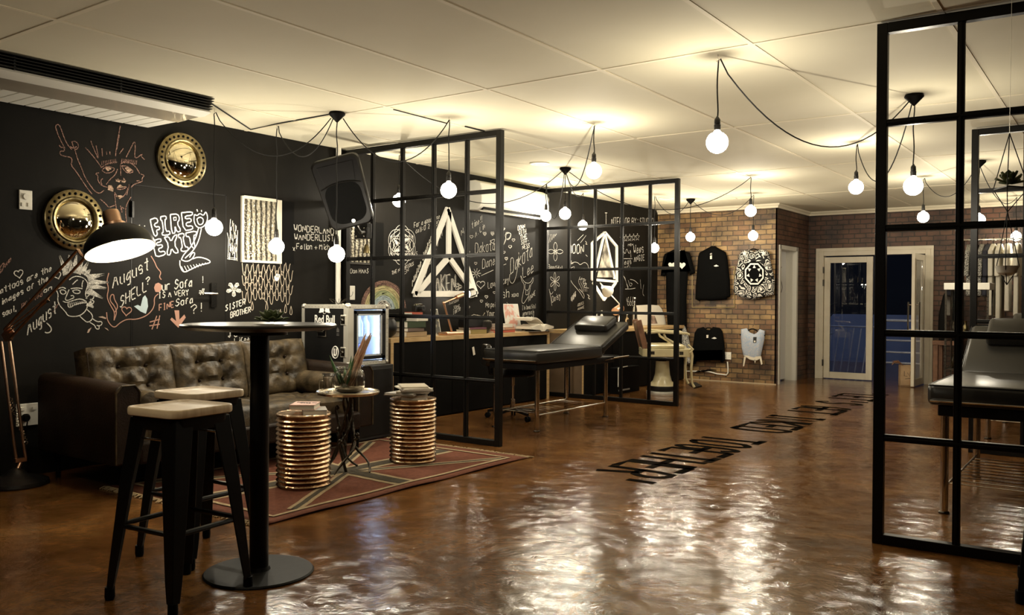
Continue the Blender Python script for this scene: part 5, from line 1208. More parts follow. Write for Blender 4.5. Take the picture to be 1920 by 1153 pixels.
# behind the first partition (frame 640,400 scale 4.803)
c = Chalk(640, 400, 4.803)
c.text('For a good time', (655, 130), (890, 45), 45, .006).text('call: 082 7720', (670, 180), (885, 100), 42, .006).text('Nadine Jackson', (640, 660), (830, 200), 70, .008).text('Next time!!', (1080, 200), (1270, 75), 60, .006).text('A. Lin', (1205, 215), (1295, 130), 52, .006)
c.text('THE NOTORIOUS', (455, 555), (655, 465), 32, .006).text('KEN', (545, 560), (610, 525), 38, .006).text('MOUTHS', (560, 420), (690, 375), 34, .005)
c.text('Dakota', (1205, 360), (1390, 330), 95, .006).text('Dane', (1270, 500), (1390, 460), 85, .006).text('Love Macey', (1320, 680), (1510, 620), 62, .006).text('No pain no gain', (1300, 845), (1510, 845), 48, .006).text('Your Own', (1310, 925), (1460, 920), 48, .006)
c.text('Awesome', (970, 825), (1060, 790), 34, .005).text('SOME', (1010, 865), (1070, 850), 30, .005).text('Foursie', (1010, 910), (1075, 870), 45, .005)
for x, y, r in ((1290, 180, 15), (1360, 178, 15), (1172, 210, 15), (1145, 350, 13), (1210, 450, 13), (1305, 750, 14), (1262, 790, 13), (1520, 300, 16), (1465, 350, 13), (1485, 405, 14), (1462, 140, 12), (1145, 845, 13)): c.heart(x, y, r, .005)
c.heart(1255, 640, 38, .007)
for k in range(9):
    a = k*.7; c.line([(1215+8*math.cos(a), 540+8*math.sin(a)), (1215+42*math.cos(a), 540+46*math.sin(a))], .006, 0)
c.lines([(1455, 295), (1490, 230), (1470, 200), (1490, 180), (1530, 175), (1525, 220), (1500, 240), (1490, 230)], [(1450, 470), (1485, 455)], [(1340, 250), (1385, 225), (1370, 275), (1345, 255)], [(1260, 560), (1370, 510)], wd=.006)
c.done('chalk_writing', M_chalk, 'chalk messages around the white triangle frame')
c = Chalk(640, 400, 4.803)    # round geometric figure
for k in range(7):
    a = k*PI/3; cx, cy = (545, 285) if k == 6 else (545+58*math.cos(a+.52), 285+82*math.sin(a+.52))
    c.line([(cx+75*math.cos(t*PI/12), cy+105*math.sin(t*PI/12)) for t in range(25)] if k == 6 else [(cx+70*math.cos(t*PI/12), cy+100*math.sin(t*PI/12)) for t in range(25)], .006 if k == 6 else .0045, 0)
hx = [(545+118*math.cos(a*PI/3+.52), 285+160*math.sin(a*PI/3+.52)) for a in range(6)]
for i in range(6):
    for j in range(i+1, 6): c.line([hx[i], hx[j]], .0045, 0)
for i in range(6):
    a = i*PI/3; c.fill([(545+50*math.cos(a), 285+70*math.sin(a)), (545+32*math.cos(a+.35), 285+45*math.sin(a+.35)), (545+78*math.cos(a+.52), 285+110*math.sin(a+.52))])
c.done('chalk_drawing', M_chalkb, 'white geometric round chalk figure with triangles')
c = Chalk(640, 400, 4.803)
c.text('OCEAN', (745, 590), (945, 105), 120, .008).text('AKEN', (850, 700), (1040, 700), 150, .008)
for dx in (6, -5): c.text('AKEN', (850+dx, 702), (1040+dx, 702), 150, .004)
for k in range(5): c.line([(1055+14*math.cos(t*.52+k*1.26)+16*math.cos(k*1.26), 660+14*math.sin(t*.52)+20*math.sin(k*1.26)) for t in range(13)], .006, 0)
c.done('chalk_writing', M_chalk, 'large chalk lettering inside the white triangle')
# between and behind the second partition (frame 900,320 scale 4.1175)
c = Chalk(900, 320, 4.1175)
for i, t_ in enumerate(('DOWN', 'WITH', 'THE', 'SIFF-', 'NESS')): c.text(t_, (292+i*9, 460+i*37), (350+i*9, 445+i*37), 34, .007)
c.text('Dakota', (235, 800), (410, 660), 120, .007).text('Lee', (330, 830), (420, 780), 90, .007).text('Ash', (130, 985), (235, 975), 65, .009).text('xoxo', (245, 975), (300, 970), 35, .006).text("I'm beautiful", (325, 1075), (430, 1060), 34, .0045).text('generously', (330, 1118), (420, 1105), 34, .0045).text('by one mic', (330, 1150), (420, 1140), 32, .0045).text('TOWNE', (370, 1015), (430, 955), 35, .006)
c.lines([(315, 810), (320, 850), (345, 880), (330, 960), (320, 1010), (335, 1030), (355, 1000), (380, 960), (390, 880), (410, 860), (412, 815), (395, 860), (370, 870), (340, 860), (315, 810)], [(350, 870), (345, 920), (375, 925), (385, 880)], [(355, 925), (350, 960), (375, 955), (370, 925)], [(230, 800), (225, 850), (255, 880), (285, 800), (300, 640)], [(180, 580), (205, 500), (195, 475), (240, 480), (230, 520), (205, 530)], wd=.006)
for x, y, r in ((37, 490, 12), (97, 490, 12), (180, 450, 9), (258, 535, 12), (232, 585, 12), (185, 628, 10), (203, 680, 12), (50, 975, 12), (110, 940, 10)): c.heart(x, y, r, .005)
c.done('chalk_writing', M_chalk, 'chalk messages left of the second partition')
c = Chalk(1010, 410, 6.068)
c.text('MOON', (338, 390), (525, 400), 105, .012, 1, .05).text('Beautiful', (110, 570), (270, 585), 50, .006).text('Daisy', (150, 955), (250, 900), 70, .006).text('VAL VIXENS', (335, 1000), (425, 880), 60, .007).text('JODIES', (440, 1000), (515, 970), 30, .005).text('AWAKE', (445, 1040), (520, 1015), 25, .005)
for k in range(7): c.line([(75+k*19, 330-k*22), (90+k*19, 230-k*10), (100+k*17, 175)], .0055, 1)
for a in (0, 1.57, 3.14, 4.71): c.line([(190, 375), (190+55*math.cos(a-.5), 375+65*math.sin(a-.5)), (190+100*math.cos(a), 375+120*math.sin(a)), (190+55*math.cos(a+.5), 375+65*math.sin(a+.5)), (190, 375)], .006, 2)
c.line([(190+22*math.cos(t*.6), 378+24*math.sin(t*.6)) for t in range(12)], .005, 1)
for k in range(6):
    a = k*PI/3+.5; c.line([(185, 715), (185+45*math.cos(a-.3), 715+70*math.sin(a-.3)), (185+62*math.cos(a), 715+115*math.sin(a)), (185+45*math.cos(a+.3), 715+70*math.sin(a+.3)), (185, 715)], .006, 2)
c.lines([(150, 990), (138, 900), (120, 800)], [(120, 810), (140, 870), (165, 830)], [(440, 250), (510, 180)], [(475, 275), (540, 190)], [(340, 190), (370, 165)], [(530, 255), (550, 275), (530, 290), (552, 292)], [(535, 410), (555, 430)],
        [(345, 525), (400, 490), (450, 500), (470, 530), (520, 490), (560, 520), (570, 575)], [(345, 640), (370, 720), (430, 790), (480, 850), (515, 920), (520, 860), (460, 800)], [(350, 500), (380, 470), (360, 520), (395, 505)], [(370, 560), (410, 540), (400, 575), (375, 570)], [(460, 690), (540, 680), (490, 740), (560, 730), (500, 780), (570, 790)], [(550, 860), (580, 880), (560, 900), (585, 915)], wd=.006)
for k in range(4): c.line([(470+k*22, 660+k*10), (450+k*25, 720), (480+k*22, 770), (500+k*16, 830)], .005, 1)
for k in range(5):
    sx, sy = 948+k*44, 225-k*4; st = [(sx+(26 if j % 2 == 0 else 11)*math.sin(j*PI/5), sy-(44 if j % 2 == 0 else 19)*math.cos(j*PI/5)) for j in range(10)]; c.line(st, .007, 0, True)
c.text('MEN', (1018, 310), (1080, 305), 22, .006).text('Wees', (1080, 400), (1200, 380), 95, .010).text('ANGIE', (1085, 490), (1210, 470), 65, .009).text('Tegs', (940, 530), (1060, 510), 60, .006).text('Lexi', (940, 575), (1040, 570), 40, .006)
c.lines([(950, 420), (955, 340), (985, 415), (1000, 325), (1030, 415), (1045, 340), (1050, 440)], [(940, 455), (1065, 455)], [(1000, 920), (1010, 960), (1000, 900)], [(1020, 700), (1040, 780), (1070, 740), (1040, 730)], [(1040, 690), (1090, 700), (1130, 740)], [(985, 800), (1050, 800), (1100, 790)], [(1155, 690), (1165, 800)], [(1195, 750), (1180, 850), (1200, 880)], [(1255, 650), (1260, 720)], [(1250, 740), (1270, 780), (1255, 880)], wd=.006)
c.text('666', (1010, 990), (1090, 990), 100, .006)
for k in range(16): c.line([(960+k*4, 640+k*9), (985+k*2, 680+k*8)], .005, 0)
c.done('chalk_writing', M_chalk, 'chalk flowers, stars and names behind the second partition')
c = Chalk(900, 320, 4.1175)
c.text('I', (955, 420), (1005, 420), 95, .010, 1, 0).text('NTERIOR BY: STUDIO', (1015, 420), (1345, 420), 58, .009, 1, .1)
c.done('chalk_writing', M_chalk, 'chalk heading INTERIOR BY STUDIO high on the wall')

# ---------------------------------------------------------------- white geometric frames on the wall
def bars(name, label, segs, wd, m=None, th=.03, cat='wall decoration'):
    pts = [on(a[0], a[1], 0, XW+.03) for s_ in segs for a in s_[:2]]; c0_ = sum(pts, Vector())/len(pts); c0_.x = XW
    t = thing(name, label, cat, c0_)
    for a, b2_ in segs:
        p, q = on(*a, 0, XW+.03), on(*b2_, 0, XW+.03); d_ = (q-p).normalized(); n_ = Vector((1, 0, 0)).cross(d_); w2 = wd/2
        b = MB(); b.loft([[e_+n_*w2-c0_, e_-n_*w2-c0_, e_-n_*w2-c0_-Vector((.028, 0, 0)), e_+n_*w2-c0_-Vector((.028, 0, 0))] for e_ in (p-d_*w2*.3, q+d_*w2*.3)]); b.done('bar', m or M_chalkb, t, smooth=False, bev=.002)
    return t
bars('triangle_frame', 'big white flat triangle frame with inner struts on the black wall behind the first partition', [((841, 392), (779, 551)), ((779, 551), (894, 551)), ((894, 551), (841, 392)), ((843, 398), (843, 482)), ((843, 482), (785, 548)), ((843, 482), (890, 548))], .064)
g = bars('diamond_frame', 'white strutted diamond frame shelf on the wall behind the second partition', [((1135, 436), (1115, 522)), ((1135, 436), (1154, 522)), ((1135, 436), (1112, 456)), ((1136, 436), (1158, 462)), ((1112, 524), (1157, 528)), ((1112, 456), (1112, 524)), ((1158, 462), (1158, 528)), ((1114, 530), (1134, 562)), ((1156, 530), (1134, 562))], .034)
pa_ = [on(x, y, 0, XW+.012)-Vector(g.location) for x, y in ((1135, 446), (1119, 520), (1151, 520))]
b = MB(); b.loft([[p for p in pa_], [p+Vector((.006, 0, 0)) for p in pa_]]); b.done('mirror_artwork', mat('smoky_artwork', (.10, .09, .075), .3, col2=(.62, .58, .48), nscale=9), g, smooth=False)
# ---------------------------------------------------------------- second desk top
xs = -5.75
def d2y(px, x=xs): return on(px, 600, 0, x).y
dl2 = thing('clamp_desk_lamp', 'lit desk lamp with a bright white bulb in front of the diamond frame', 'desk lamp', (-5.80, d2y(1158, -5.80), .8325))
o2 = Vector(dl2.location); q2 = lambda px, py: on(px, py, 0, -5.80)-o2
MB().lathe([(.07, 0), (.07, .015), (.015, .02)], n=24).done('base', M_frame, dl2)
b = MB(); b.tube([(0, 0, .015), q2(1166, 575), q2(1125, 530), q2(1132, 541)], .008, 8); b.done('arm', M_white, dl2)
dvv = (q2(1146, 552)-q2(1130, 538)).normalized()
b = MB(); P_ = q2(1130, 538); b.tube([P_, P_+dvv*.06, P_+dvv*.16], [.02, .045, .085], 20, cap=False); b.done('shade', M_white, dl2)
MB().sph(P_+dvv*.13, .062, 18, 12).done('lit_bulb', mat('lit_desk_bulb', (1, 1, 1), .3, emit=(1, .88, .66), es=60), dl2)
cup = thing('copper_cup_shade', 'tilted copper cup shaped shade on the second desk', 'lamp shade', (-5.70, d2y(1158, -5.70), .8325))
pc = on(1160, 580, 0, -5.70)-Vector(cup.location); b = MB(); b.tube([pc+Vector((0, -.10, -.03)), pc+Vector((0, .06, .02))], .055, 20); b.done('cup', M_copper, cup); MB().tube([(0, 0, 0), (0, .02, pc.z*.6), pc], .006, 8).done('stem', M_copper, cup); MB().cyl((0, 0, 0), .05, .012).done('foot', M_copper, cup)
for px, h_, r_, lb, m_ in ((1190, .42, .035, 'tall clear bottle left of the white board on the second desk', M_glass), (1118, .20, .04, 'short jar of white tubes on the second desk', M_white), (1128, .24, .03, 'narrow pale bottle on the second desk below the lit bulb', M_white), (1102, .16, .035, 'small brown bottle at the left on the second desk', M_brownwood), (1176, .18, .028, 'small clear bottle beside the tall one on the second desk', M_glass)):
    t = thing('bottle', lb, 'bottle', (-5.80, d2y(px, -5.80), .8325)); MB().lathe([(r_, 0), (r_, h_*.55), (r_*.9, h_*.62), (r_*.35, h_*.8), (r_*.33, h_*.97), (.001, h_*.97)], n=18).done('bottle_body', m_, t); MB().lathe([(r_*.4, h_*.95), (r_*.4, h_), (.001, h_)], n=14).done('cap', M_steel, t)
wbd = thing('white_sheet_roll', 'large curled white paper sheet with a dark photo on the second desk', 'paper', (-5.78, 11.95, .8325))
b = MB(); n_ = 16; rings = []
prof = [(0, 0), (.55, 0), (.53, .12), (.46, .24), (.36, .30), (0, .31), (-.42, .30), (-.42, 0)]
b.prism([(x*.78, y) for x, y in prof], (-.20, 0, 0), (.12, .99, 0), (-.12, 0, 1), -.004, .004); b.done('sheet', M_paper, wbd, smooth=False)
b = MB(); b.prism([(-.02, .02), (.16, .02), (.10, .14), (0, .15)], (-.192, .03, 0), (.12, .99, 0), (-.12, 0, 1), .0, .003); b.done('photo_print', mat('dark_photo', (.05, .04, .035), .4, col2=(.5, .35, .28), nscale=9), wbd, smooth=False)
pl = thing('paint_case', 'dark open frame rack of small bottles under the second desk edge', 'rack', (-5.42, 10.1, 0))
b = MB(); b.bb(-.06, .06, -.30, .30, 0, .34); b.done('rack_body', M_black, pl, smooth=False, bev=.004)
b = MB(); b.tube([(.065, -.30, .10), (.065, -.30, .34), (.065, -.05, .35)], .006, 6); b.done('white_cable', M_white, pl)
MB().bb(.0605, .063, -.28, .02, .04, .06).done('label_strip', M_grey, pl, smooth=False)

# ---------------------------------------------------------------- vintage barber chair, facing right
bc = thing('barber_chair', 'vintage cream enamel barber chair behind the second partition by the brick wall', 'chair', (-4.93, 10.20, 0), math.radians(33))
MB().lathe([(.20, 0), (.205, .02), (.20, .045), (.17, .05)], n=40).done('floor_ring', M_steel, bc)
MB().lathe([(.175, .05), (.18, .07), (.175, .11), (.16, .115)], n=40).done('pedestal_band', M_blackg, bc)
MB().lathe([(.175, .115), (.165, .135), (.12, .18), (.098, .26), (.088, .36), (.085, .43), (.05, .43)], n=40).done('pedestal', M_cream, bc)
MB().lathe([(.055, .43), (.06, .45), (.045, .47), (.05, .50)], n=20).done('lift_collar', M_dark, bc)
b = MB(); b.loft([[Vector((x, y, z)) for x, y in rrect(.60, .56, .04, 5, .02)] for z in (.50, .60)]); b.done('seat_apron', M_cream, bc, bev=.006)
for x in (-.16, .2): b = MB(); b.bb(x-.025, x+.025, -.284, -.281, .53, .57); b.done('apron_ornament', M_dark, bc, smooth=False)
b = MB(); b.loft([[Vector((x*k, y*k, z)) for x, y in rrect(.52, .50, .06, 5)] for k, z in ((.95, .60), (1, .61), (1, .635), (.9, .655))]); b.done('seat_cushion', M_cream, bc)
for s_ in (-1, 1):
    b = MB(); b.loft([[Vector((x, s_*.285+y, z)) for y, z in ((-.03, zc-.015), (.03, zc-.015), (.03, zc+.015), (-.03, zc+.015))] for x, zc in ((-.24, .80), (-.1, .815), (.1, .805), (.26, .80), (.30, .785))]); q = b.done('armrest', M_cream, bc, bev=.008)
    b = MB(); b.tube([(-.02, s_*.285, .79), (.0, s_*.285, .74), (.10, s_*.285, .68), (.16, s_*.285, .61)], [.014, .016, .018, .022], 10); b.done('arm_support', M_cream, q)
    b = MB(); b.tube([(.28, s_*.24, .58), (.32, s_*.24, .60), (.34, s_*.24, .52), (.33, s_*.24, .35), (.34, s_*.24, .18), (.37, s_*.24, .12)], [.018, .022, .02, .016, .014, .018], 10); b.done('footrest_bracket', M_cream, bc)
MB().box((.42, 0, .12), (.10, .46, .02), Matrix.Rotation(-.25, 3, 'Y')).done('footplate', M_dark, bc, smooth=False)
BR = Matrix.Translation((-.25, 0, .62)) @ Matrix.Rotation(math.radians(-14), 4, 'Y')
b = MB(); b.M = BR; b.bb(-.03, .03, -.22, .22, 0, .33); b.done('backrest', mat('brown_cracked_leather', (.10, .055, .035), .45, col2=(.20, .12, .07), nscale=9), bc, bev=.02)
b = MB(); b.M = BR
for y in (-.24, .24): b.bb(-.035, .035, y-.018, y+.018, -.02, .35)
b.done('back_frame', M_brownwood, bc, smooth=False, bev=.006)
MB().tube([(.28, -.30, .66), (.34, -.33, .60), (.30, -.33, .56)], .012, 8).done('lever', M_cream, bc)

# ---------------------------------------------------------------- things on the brick wall
def garment(name, label, cat, pts, m, off=.05, th=.05, hanger=True, hk_=None, dec=None):
    W_ = [on(x, y, 1, YB-off) for x, y in pts]; cx = sum(p.x for p in W_)/len(W_); zt = max(p.z for p in W_)
    t = thing(name, label, cat, (cx, YB-off, zt))
    o0 = Vector(t.location); L_ = [(p.x-o0.x, p.z-o0.z) for p in W_]
    b = MB(); b.prism(L_, (0, 0, 0), (1, 0, 0), (0, 0, 1), -.012, .006)
    bm = b.b; bm.faces.ensure_lookup_table(); bmesh.ops.recalc_face_normals(bm, faces=bm.faces)
    fr_ = [f for f in bm.faces if f.normal.y < -.9]
    r_ = bmesh.ops.inset_region(bm, faces=fr_, thickness=.022, depth=th*.45, use_even_offset=True)
    fr_ = [f for f in bm.faces if f.normal.y < -.9 and len(f.verts) > 4]
    bmesh.ops.inset_region(bm, faces=fr_, thickness=.03, depth=th*.25, use_even_offset=True)
    b.done('cloth', m, t)
    if hanger:
        hx_ = hk_ or (sum(x for x, y in pts)/len(pts), min(y for x, y in pts)-4)
        p = on(*hx_, 1, YB-off)-o0; b = MB()
        b.tube([(p.x-.19, 0, p.z-.14), (p.x-.02, 0, p.z-.045), (p.x+.02, 0, p.z-.045), (p.x+.19, 0, p.z-.14)], .009, 8); b.done('hanger', M_black, t)
        b = MB(); b.tube([(p.x, 0, p.z-.045), (p.x, 0, p.z-.01), (p.x+.018, 0, p.z+.008), (p.x+.016, .01, p.z+.025), (p.x, .03, p.z+.028), (p.x-.012, off-.002, p.z+.018)], .0035, 6); b.done('hanger_hook', M_chrome, t)
    return t, o0
def decal(t, o0, name, m, pts, off):
    W_ = [on(x, y, 1, YB-off)-o0 for x, y in pts]
    b = MB(); b.loft([[p for p in W_], [p+Vector((0, .004, 0)) for p in W_]]); return b.done(name, m, t, smooth=False)
ZB = lambda pts, ox=1180, oy=360, s_=5.767: [(ox+x/s_, oy+y/s_) for x, y in pts]
t, o0 = garment('heart_t_shirt', 'long black t-shirt with two white hearts hanging on the brick wall', 't-shirt', ZB([(340, 905), (345, 860), (370, 700), (385, 670), (480, 622), (510, 640), (540, 655), (570, 630), (650, 655), (665, 700), (710, 870), (690, 885), (655, 900), (635, 830), (615, 1150), (620, 1500), (590, 1570), (420, 1560), (400, 1200), (398, 870), (385, 910)]), M_fabric, .07, .07, hk_=(1275.5, 465))
def hpts(cx, cy, r):
    return [(cx+r*.062*16*math.sin(i/20*2*PI)**3, cy-r*.062*(13*math.cos(i/20*2*PI)-5*math.cos(4*PI*i/20)-2*math.cos(6*PI*i/20)-math.cos(8*PI*i/20))) for i in range(20)]
for x in (460, 568): decal(t, o0, 'white_heart', M_chalkb, ZB(hpts(x, 792, 40)), .070+.070*.7+.014)
decal(t, o0, 'paper_tag', M_paper, ZB([(530, 632), (548, 628), (558, 648), (540, 656)]), .12)
t, o0 = garment('black_sweatshirt', 'plain black long sleeved sweatshirt with a tiny chest emblem, middle of the upper row', 'sweatshirt', ZB([(716, 1160), (720, 1000), (745, 700), (760, 655), (860, 600), (890, 585), (925, 585), (955, 605), (1040, 650), (1060, 720), (1085, 950), (1090, 1130), (1062, 1140), (1045, 1165), (880, 1175), (770, 1170), (760, 1180)]), M_fabric, .07, .07, hk_=(1337.5, 457))
decal(t, o0, 'chest_emblem', M_chalkb, ZB([(912, 798), (930, 790), (940, 785), (950, 792), (968, 800), (945, 806), (925, 806)]), .134)
decal(t, o0, 'paper_tag', M_paper, ZB([(872, 690), (893, 684), (893, 724), (872, 726)]), .134); decal(t, o0, 'paper_tag', M_grey, ZB([(872, 664), (893, 658), (893, 676), (872, 680)]), .134)
t, o0 = garment('patterned_sweatshirt', 'black and white patterned sweatshirt with a round emblem, right of the upper row', 'sweatshirt', ZB([(1128, 1080), (1130, 980), (1165, 800), (1190, 680), (1215, 640), (1300, 622), (1350, 650), (1400, 618), (1480, 632), (1510, 660), (1535, 800), (1570, 960), (1560, 1110), (1510, 1125), (1460, 1135), (1340, 1165), (1220, 1145), (1150, 1110)]), M_print, .07, .07, hk_=(1413, 461))
for r1, m_, o_f in ((125, M_fabric, .132), (112, M_chalkb, .1365), (95, M_fabric, .141)):
    n7 = 24 if r1 == 125 else 8; decal(t, o0, 'round_emblem', m_, ZB([(1350+r1*.98*math.cos(i*2*PI/n7+.39), 885+r1*1.12*math.sin(i*2*PI/n7+.39)) for i in range(n7)]), o_f)
for i in range(7):
    a = i*2*PI/7-PI/2; decal(t, o0, 'emblem_point', M_chalkb, ZB([(1350+86*math.cos(a), 885+98*math.sin(a)), (1350+58*math.cos(a+.28), 885+66*math.sin(a+.28)), (1350+58*math.cos(a-.28), 885+66*math.sin(a-.28))]), .1455)
for cx in (1245, 1450): decal(t, o0, 'star_print', M_chalkb, ZB([(cx+(34 if j % 2 == 0 else 13)*math.sin(j*PI/5), 662-(34 if j % 2 == 0 else 13)*math.cos(j*PI/5)) for j in range(10)]), .130)
ZB2 = lambda p: ZB(p, 1180, 540)
t, o0 = garment('black_crop_top', 'small black long sleeved crop top hanging low on the brick wall', 'top', ZB2([(680, 790), (685, 640), (710, 480), (735, 440), (800, 420), (835, 450), (870, 455), (905, 420), (975, 430), (1005, 470), (1025, 600), (1035, 780), (1000, 810), (985, 790), (985, 705), (730, 710), (725, 790), (715, 820), (690, 820)]), M_fabric, .06, .06, hk_=(1329, 609))
decal(t, o0, 'chest_emblem', M_chalkb, ZB2([(888, 545), (910, 534), (920, 530), (932, 536), (945, 545), (920, 551)]), .114); decal(t, o0, 'paper_tag', M_paper, ZB2([(833, 508), (855, 506), (853, 538), (834, 540)]), .114)
t, o0 = garment('tied_print_top', 'blue and pink printed sleeveless tie top hanging low at the right of the brick wall', 'top', ZB2([(1210, 445), (1270, 435), (1300, 480), (1350, 500), (1380, 485), (1410, 445), (1465, 465), (1458, 560), (1440, 640), (1420, 735), (1400, 770), (1360, 785), (1300, 770), (1235, 730), (1215, 640), (1208, 540)]), M_print2, .06, .06, hk_=(1411, 611))
for pts_ in ([(1240, 740), (1262, 745), (1240, 845), (1228, 848)], [(1405, 745), (1425, 735), (1440, 820), (1425, 832)], [(1345, 775), (1368, 780), (1360, 812)], [(1235, 725), (1300, 735), (1380, 740), (1425, 735), (1400, 772), (1360, 788), (1300, 772)]): decal(t, o0, 'tie_end', mat('cream_cotton', (.66, .60, .48), .8), ZB2(pts_), .105)
decal(t, o0, 'paper_tag', M_ink, ZB2([(1340, 530), (1375, 530), (1372, 592), (1338, 592)]), .112); decal(t, o0, 'paper_tag', M_paper, ZB2([(1347, 568), (1364, 568), (1364, 586), (1347, 586)]), .116)
t, o0 = garment('speckled_jacket', 'grey speckled knit garment hanging beside the barber chair', 'garment', ZB2([(535, 430), (560, 410), (600, 415), (630, 500), (655, 620), (672, 760), (675, 825), (615, 825), (560, 700), (530, 640)]), M_tweed, .10, .08, hanger=False)
MB().tube([(0, 0, -.02), (0, .098, .0)], .006, 6).done('wall_peg', M_chrome, t)
# thin frame behind the middle shirts
b = MB(); F_ = [on(x, y, 1, YB-.012) for x, y in ((1298, 512), (1298, 576), (1377, 576), (1377, 500))]; b.tube(F_, .008, 6); b.tube([F_[3], on(1298, 512, 1, YB-.012)], .008, 6)
tag(b.done('wall_frame', mat('old_gold_strip', (.34, .27, .13), .4)), 'thin gold rectangular frame on the brick wall behind the black sweatshirt', 'frame')

# ---------------------------------------------------------------- floor lettering
def flet(s, y0, y1, lb, x=-2.84, hgt=.50):
    b = MB(); m_ = len(s); pit = (y0-y1)/m_
    for k, ch_ in enumerate(s):
        for st in FONT.get(ch_, []):
            P = [Vector((x-hgt/2+(p[1]-2)/6*hgt, y0-pit*(k+.08+p[0]/4*.74), .0015)) for p in st]
            a, e_ = P[0], P[-1]; P[0] = a+(a-P[1]).normalized()*.018; P[-1] = e_+(e_-P[-2]).normalized()*.018
            b.ribbon(smooth_pts(P, 1) if ch_ in 'OGRSD' else P, .068, (0, 0, 1))
    o = b.done('painted_floor_lettering', mat('worn_black_floor_paint', (.004, .0035, .003), .7, col2=(.012, .010, .008), nscale=3, bump=.2, bscale=9, spec=0), smooth=False)
    return tag(o, lb, 'floor lettering')
flet("TOGETHER'", 7.36, 5.08, 'black painted word TOGETHER on the brown floor, nearest the camera'); pt_ = (12.1-7.85)/16
for w_, k_, lb_t in (("'LET'S", 0, 'black painted word on the brown floor nearest the glass doors'), ('GET', 7, 'short black painted word, second from the glass doors on the floor'), ('INKED', 11, 'black painted word on the floor just beyond the word TOGETHER')): flet(w_, 12.1-pt_*k_, 12.1-pt_*(k_+len(w_)), lb_t)

# ---------------------------------------------------------------- by the glass doors and beyond the right partition
cr_ = thing('wooden_crate', 'small upright wooden box with dried feathers beside the open glass door', 'box', (-2.64, 13.42, 0), .3)
b = MB(); b.bb(-.10, .10, -.09, .09, 0, .02).bb(-.10, .10, -.09, -.078, 0, .30).bb(-.10, .10, .078, .09, 0, .30).bb(-.10, -.088, -.09, .09, 0, .30).bb(.088, .10, -.09, .09, 0, .30); b.done('box_body', mat('raw_crate_wood', (.44, .30, .17), .6, col2=(.33, .21, .11), nscale=6), cr_, smooth=False)
b = MB(); b.ribbon([(-.04, -.0915, .22), (-.04, -.0915, .15), (.0, -.0915, .15)], .006, (0, -1, 0)).ribbon([(.0, -.0915, .2), (.03, -.0915, .14), (.04, -.0915, .22)], .006, (0, -1, 0)).ribbon([(-.03, -.0915, .11), (.04, -.0915, .12)], .006, (0, -1, 0)); b.done('handwriting', M_ink, cr_, smooth=False)
for k in range(4): b = MB(); b.tube([(0, 0, .02), (-.03-.02*k, -.01, .28+.02*k), (-.12-.02*k, -.03, .36-.01*k), (-.20, -.04, .355-.02*k)], [.003, .004, .012, .003], 6); b.done('feather', M_brownwood, cr_)
gc = thing('glass_display_case', 'tall glass display cabinet with a pale top beyond the right partition', 'display cabinet', (-1.59, 11.55, 0))
b = MB()
for x in (-.22, .22):
    for y in (-.2, .2): b.bb(x-.010, x+.010, y-.010, y+.010, 0, 1.36)
for z in (.02, .42, .82): b.bb(-.22, .22, -.2, .2, z-.008, z+.008)
b.done('frame', M_dark, gc, smooth=False); MB().bb(-.24, .24, -.22, .22, 1.36, 1.44).done('pale_top', M_white, gc, smooth=False, bev=.004)
b = MB(); b.bb(-.215, .215, -.2, -.195, .44, 1.35); b.bb(-.22, -.215, -.2, .2, .44, 1.35); b.done('glass_panel', M_glass, gc, smooth=False)
for i in range(6):
    o = tag(MB().lathe([(.02, 0), (.035, .03), (.03, .09), (.012, .13), (.018, .16), (.001, .16)], n=16).done('ornament', [M_dark, M_brass, M_white][i % 3]), 'small ornament on a shelf of the glass display cabinet', 'ornament', 'ornaments in the glass display cabinet'); o.location = (-1.62-.12+.12*(i % 3), 11.55-.05, .43 if i < 3 else .83)
wt = thing('old_wooden_table', 'old brown wooden side table against the dark brick wall beyond the right partition', 'table', (-2.08, 13.3, 0))
MB().bb(-.17, .17, -.22, .22, .62, .68).done('table_top', M_brownwood, wt, smooth=False, bev=.004)
for x in (-.13, .13):
    for y in (-.18, .18): MB().bb(x-.03, x+.03, y-.03, y+.03, 0, .62).done('leg', M_brownwood, wt, smooth=False, bev=.003)
bag = thing('black_bag', 'tall black bag on the wooden table beside the display cabinet', 'bag', (-2.07, 13.3, .6805)); b = MB(); b.loft([[Vector((x*k, y*k, z)) for x, y in rrect(.28, .20, .05, 5)] for k, z in ((.9, 0), (1, .1), (.95, .35), (.6, .62), (.3, .70))]); b.done('bag_body', M_black, bag)
for k, (z, w_) in enumerate(((.15, .05), (.42, .03), (.55, .03))): MB().bb(.10, .10+w_, -.125, -.118, z, z+.03+.10*(k == 0)).done('buckle', M_chrome, bag, smooth=False)
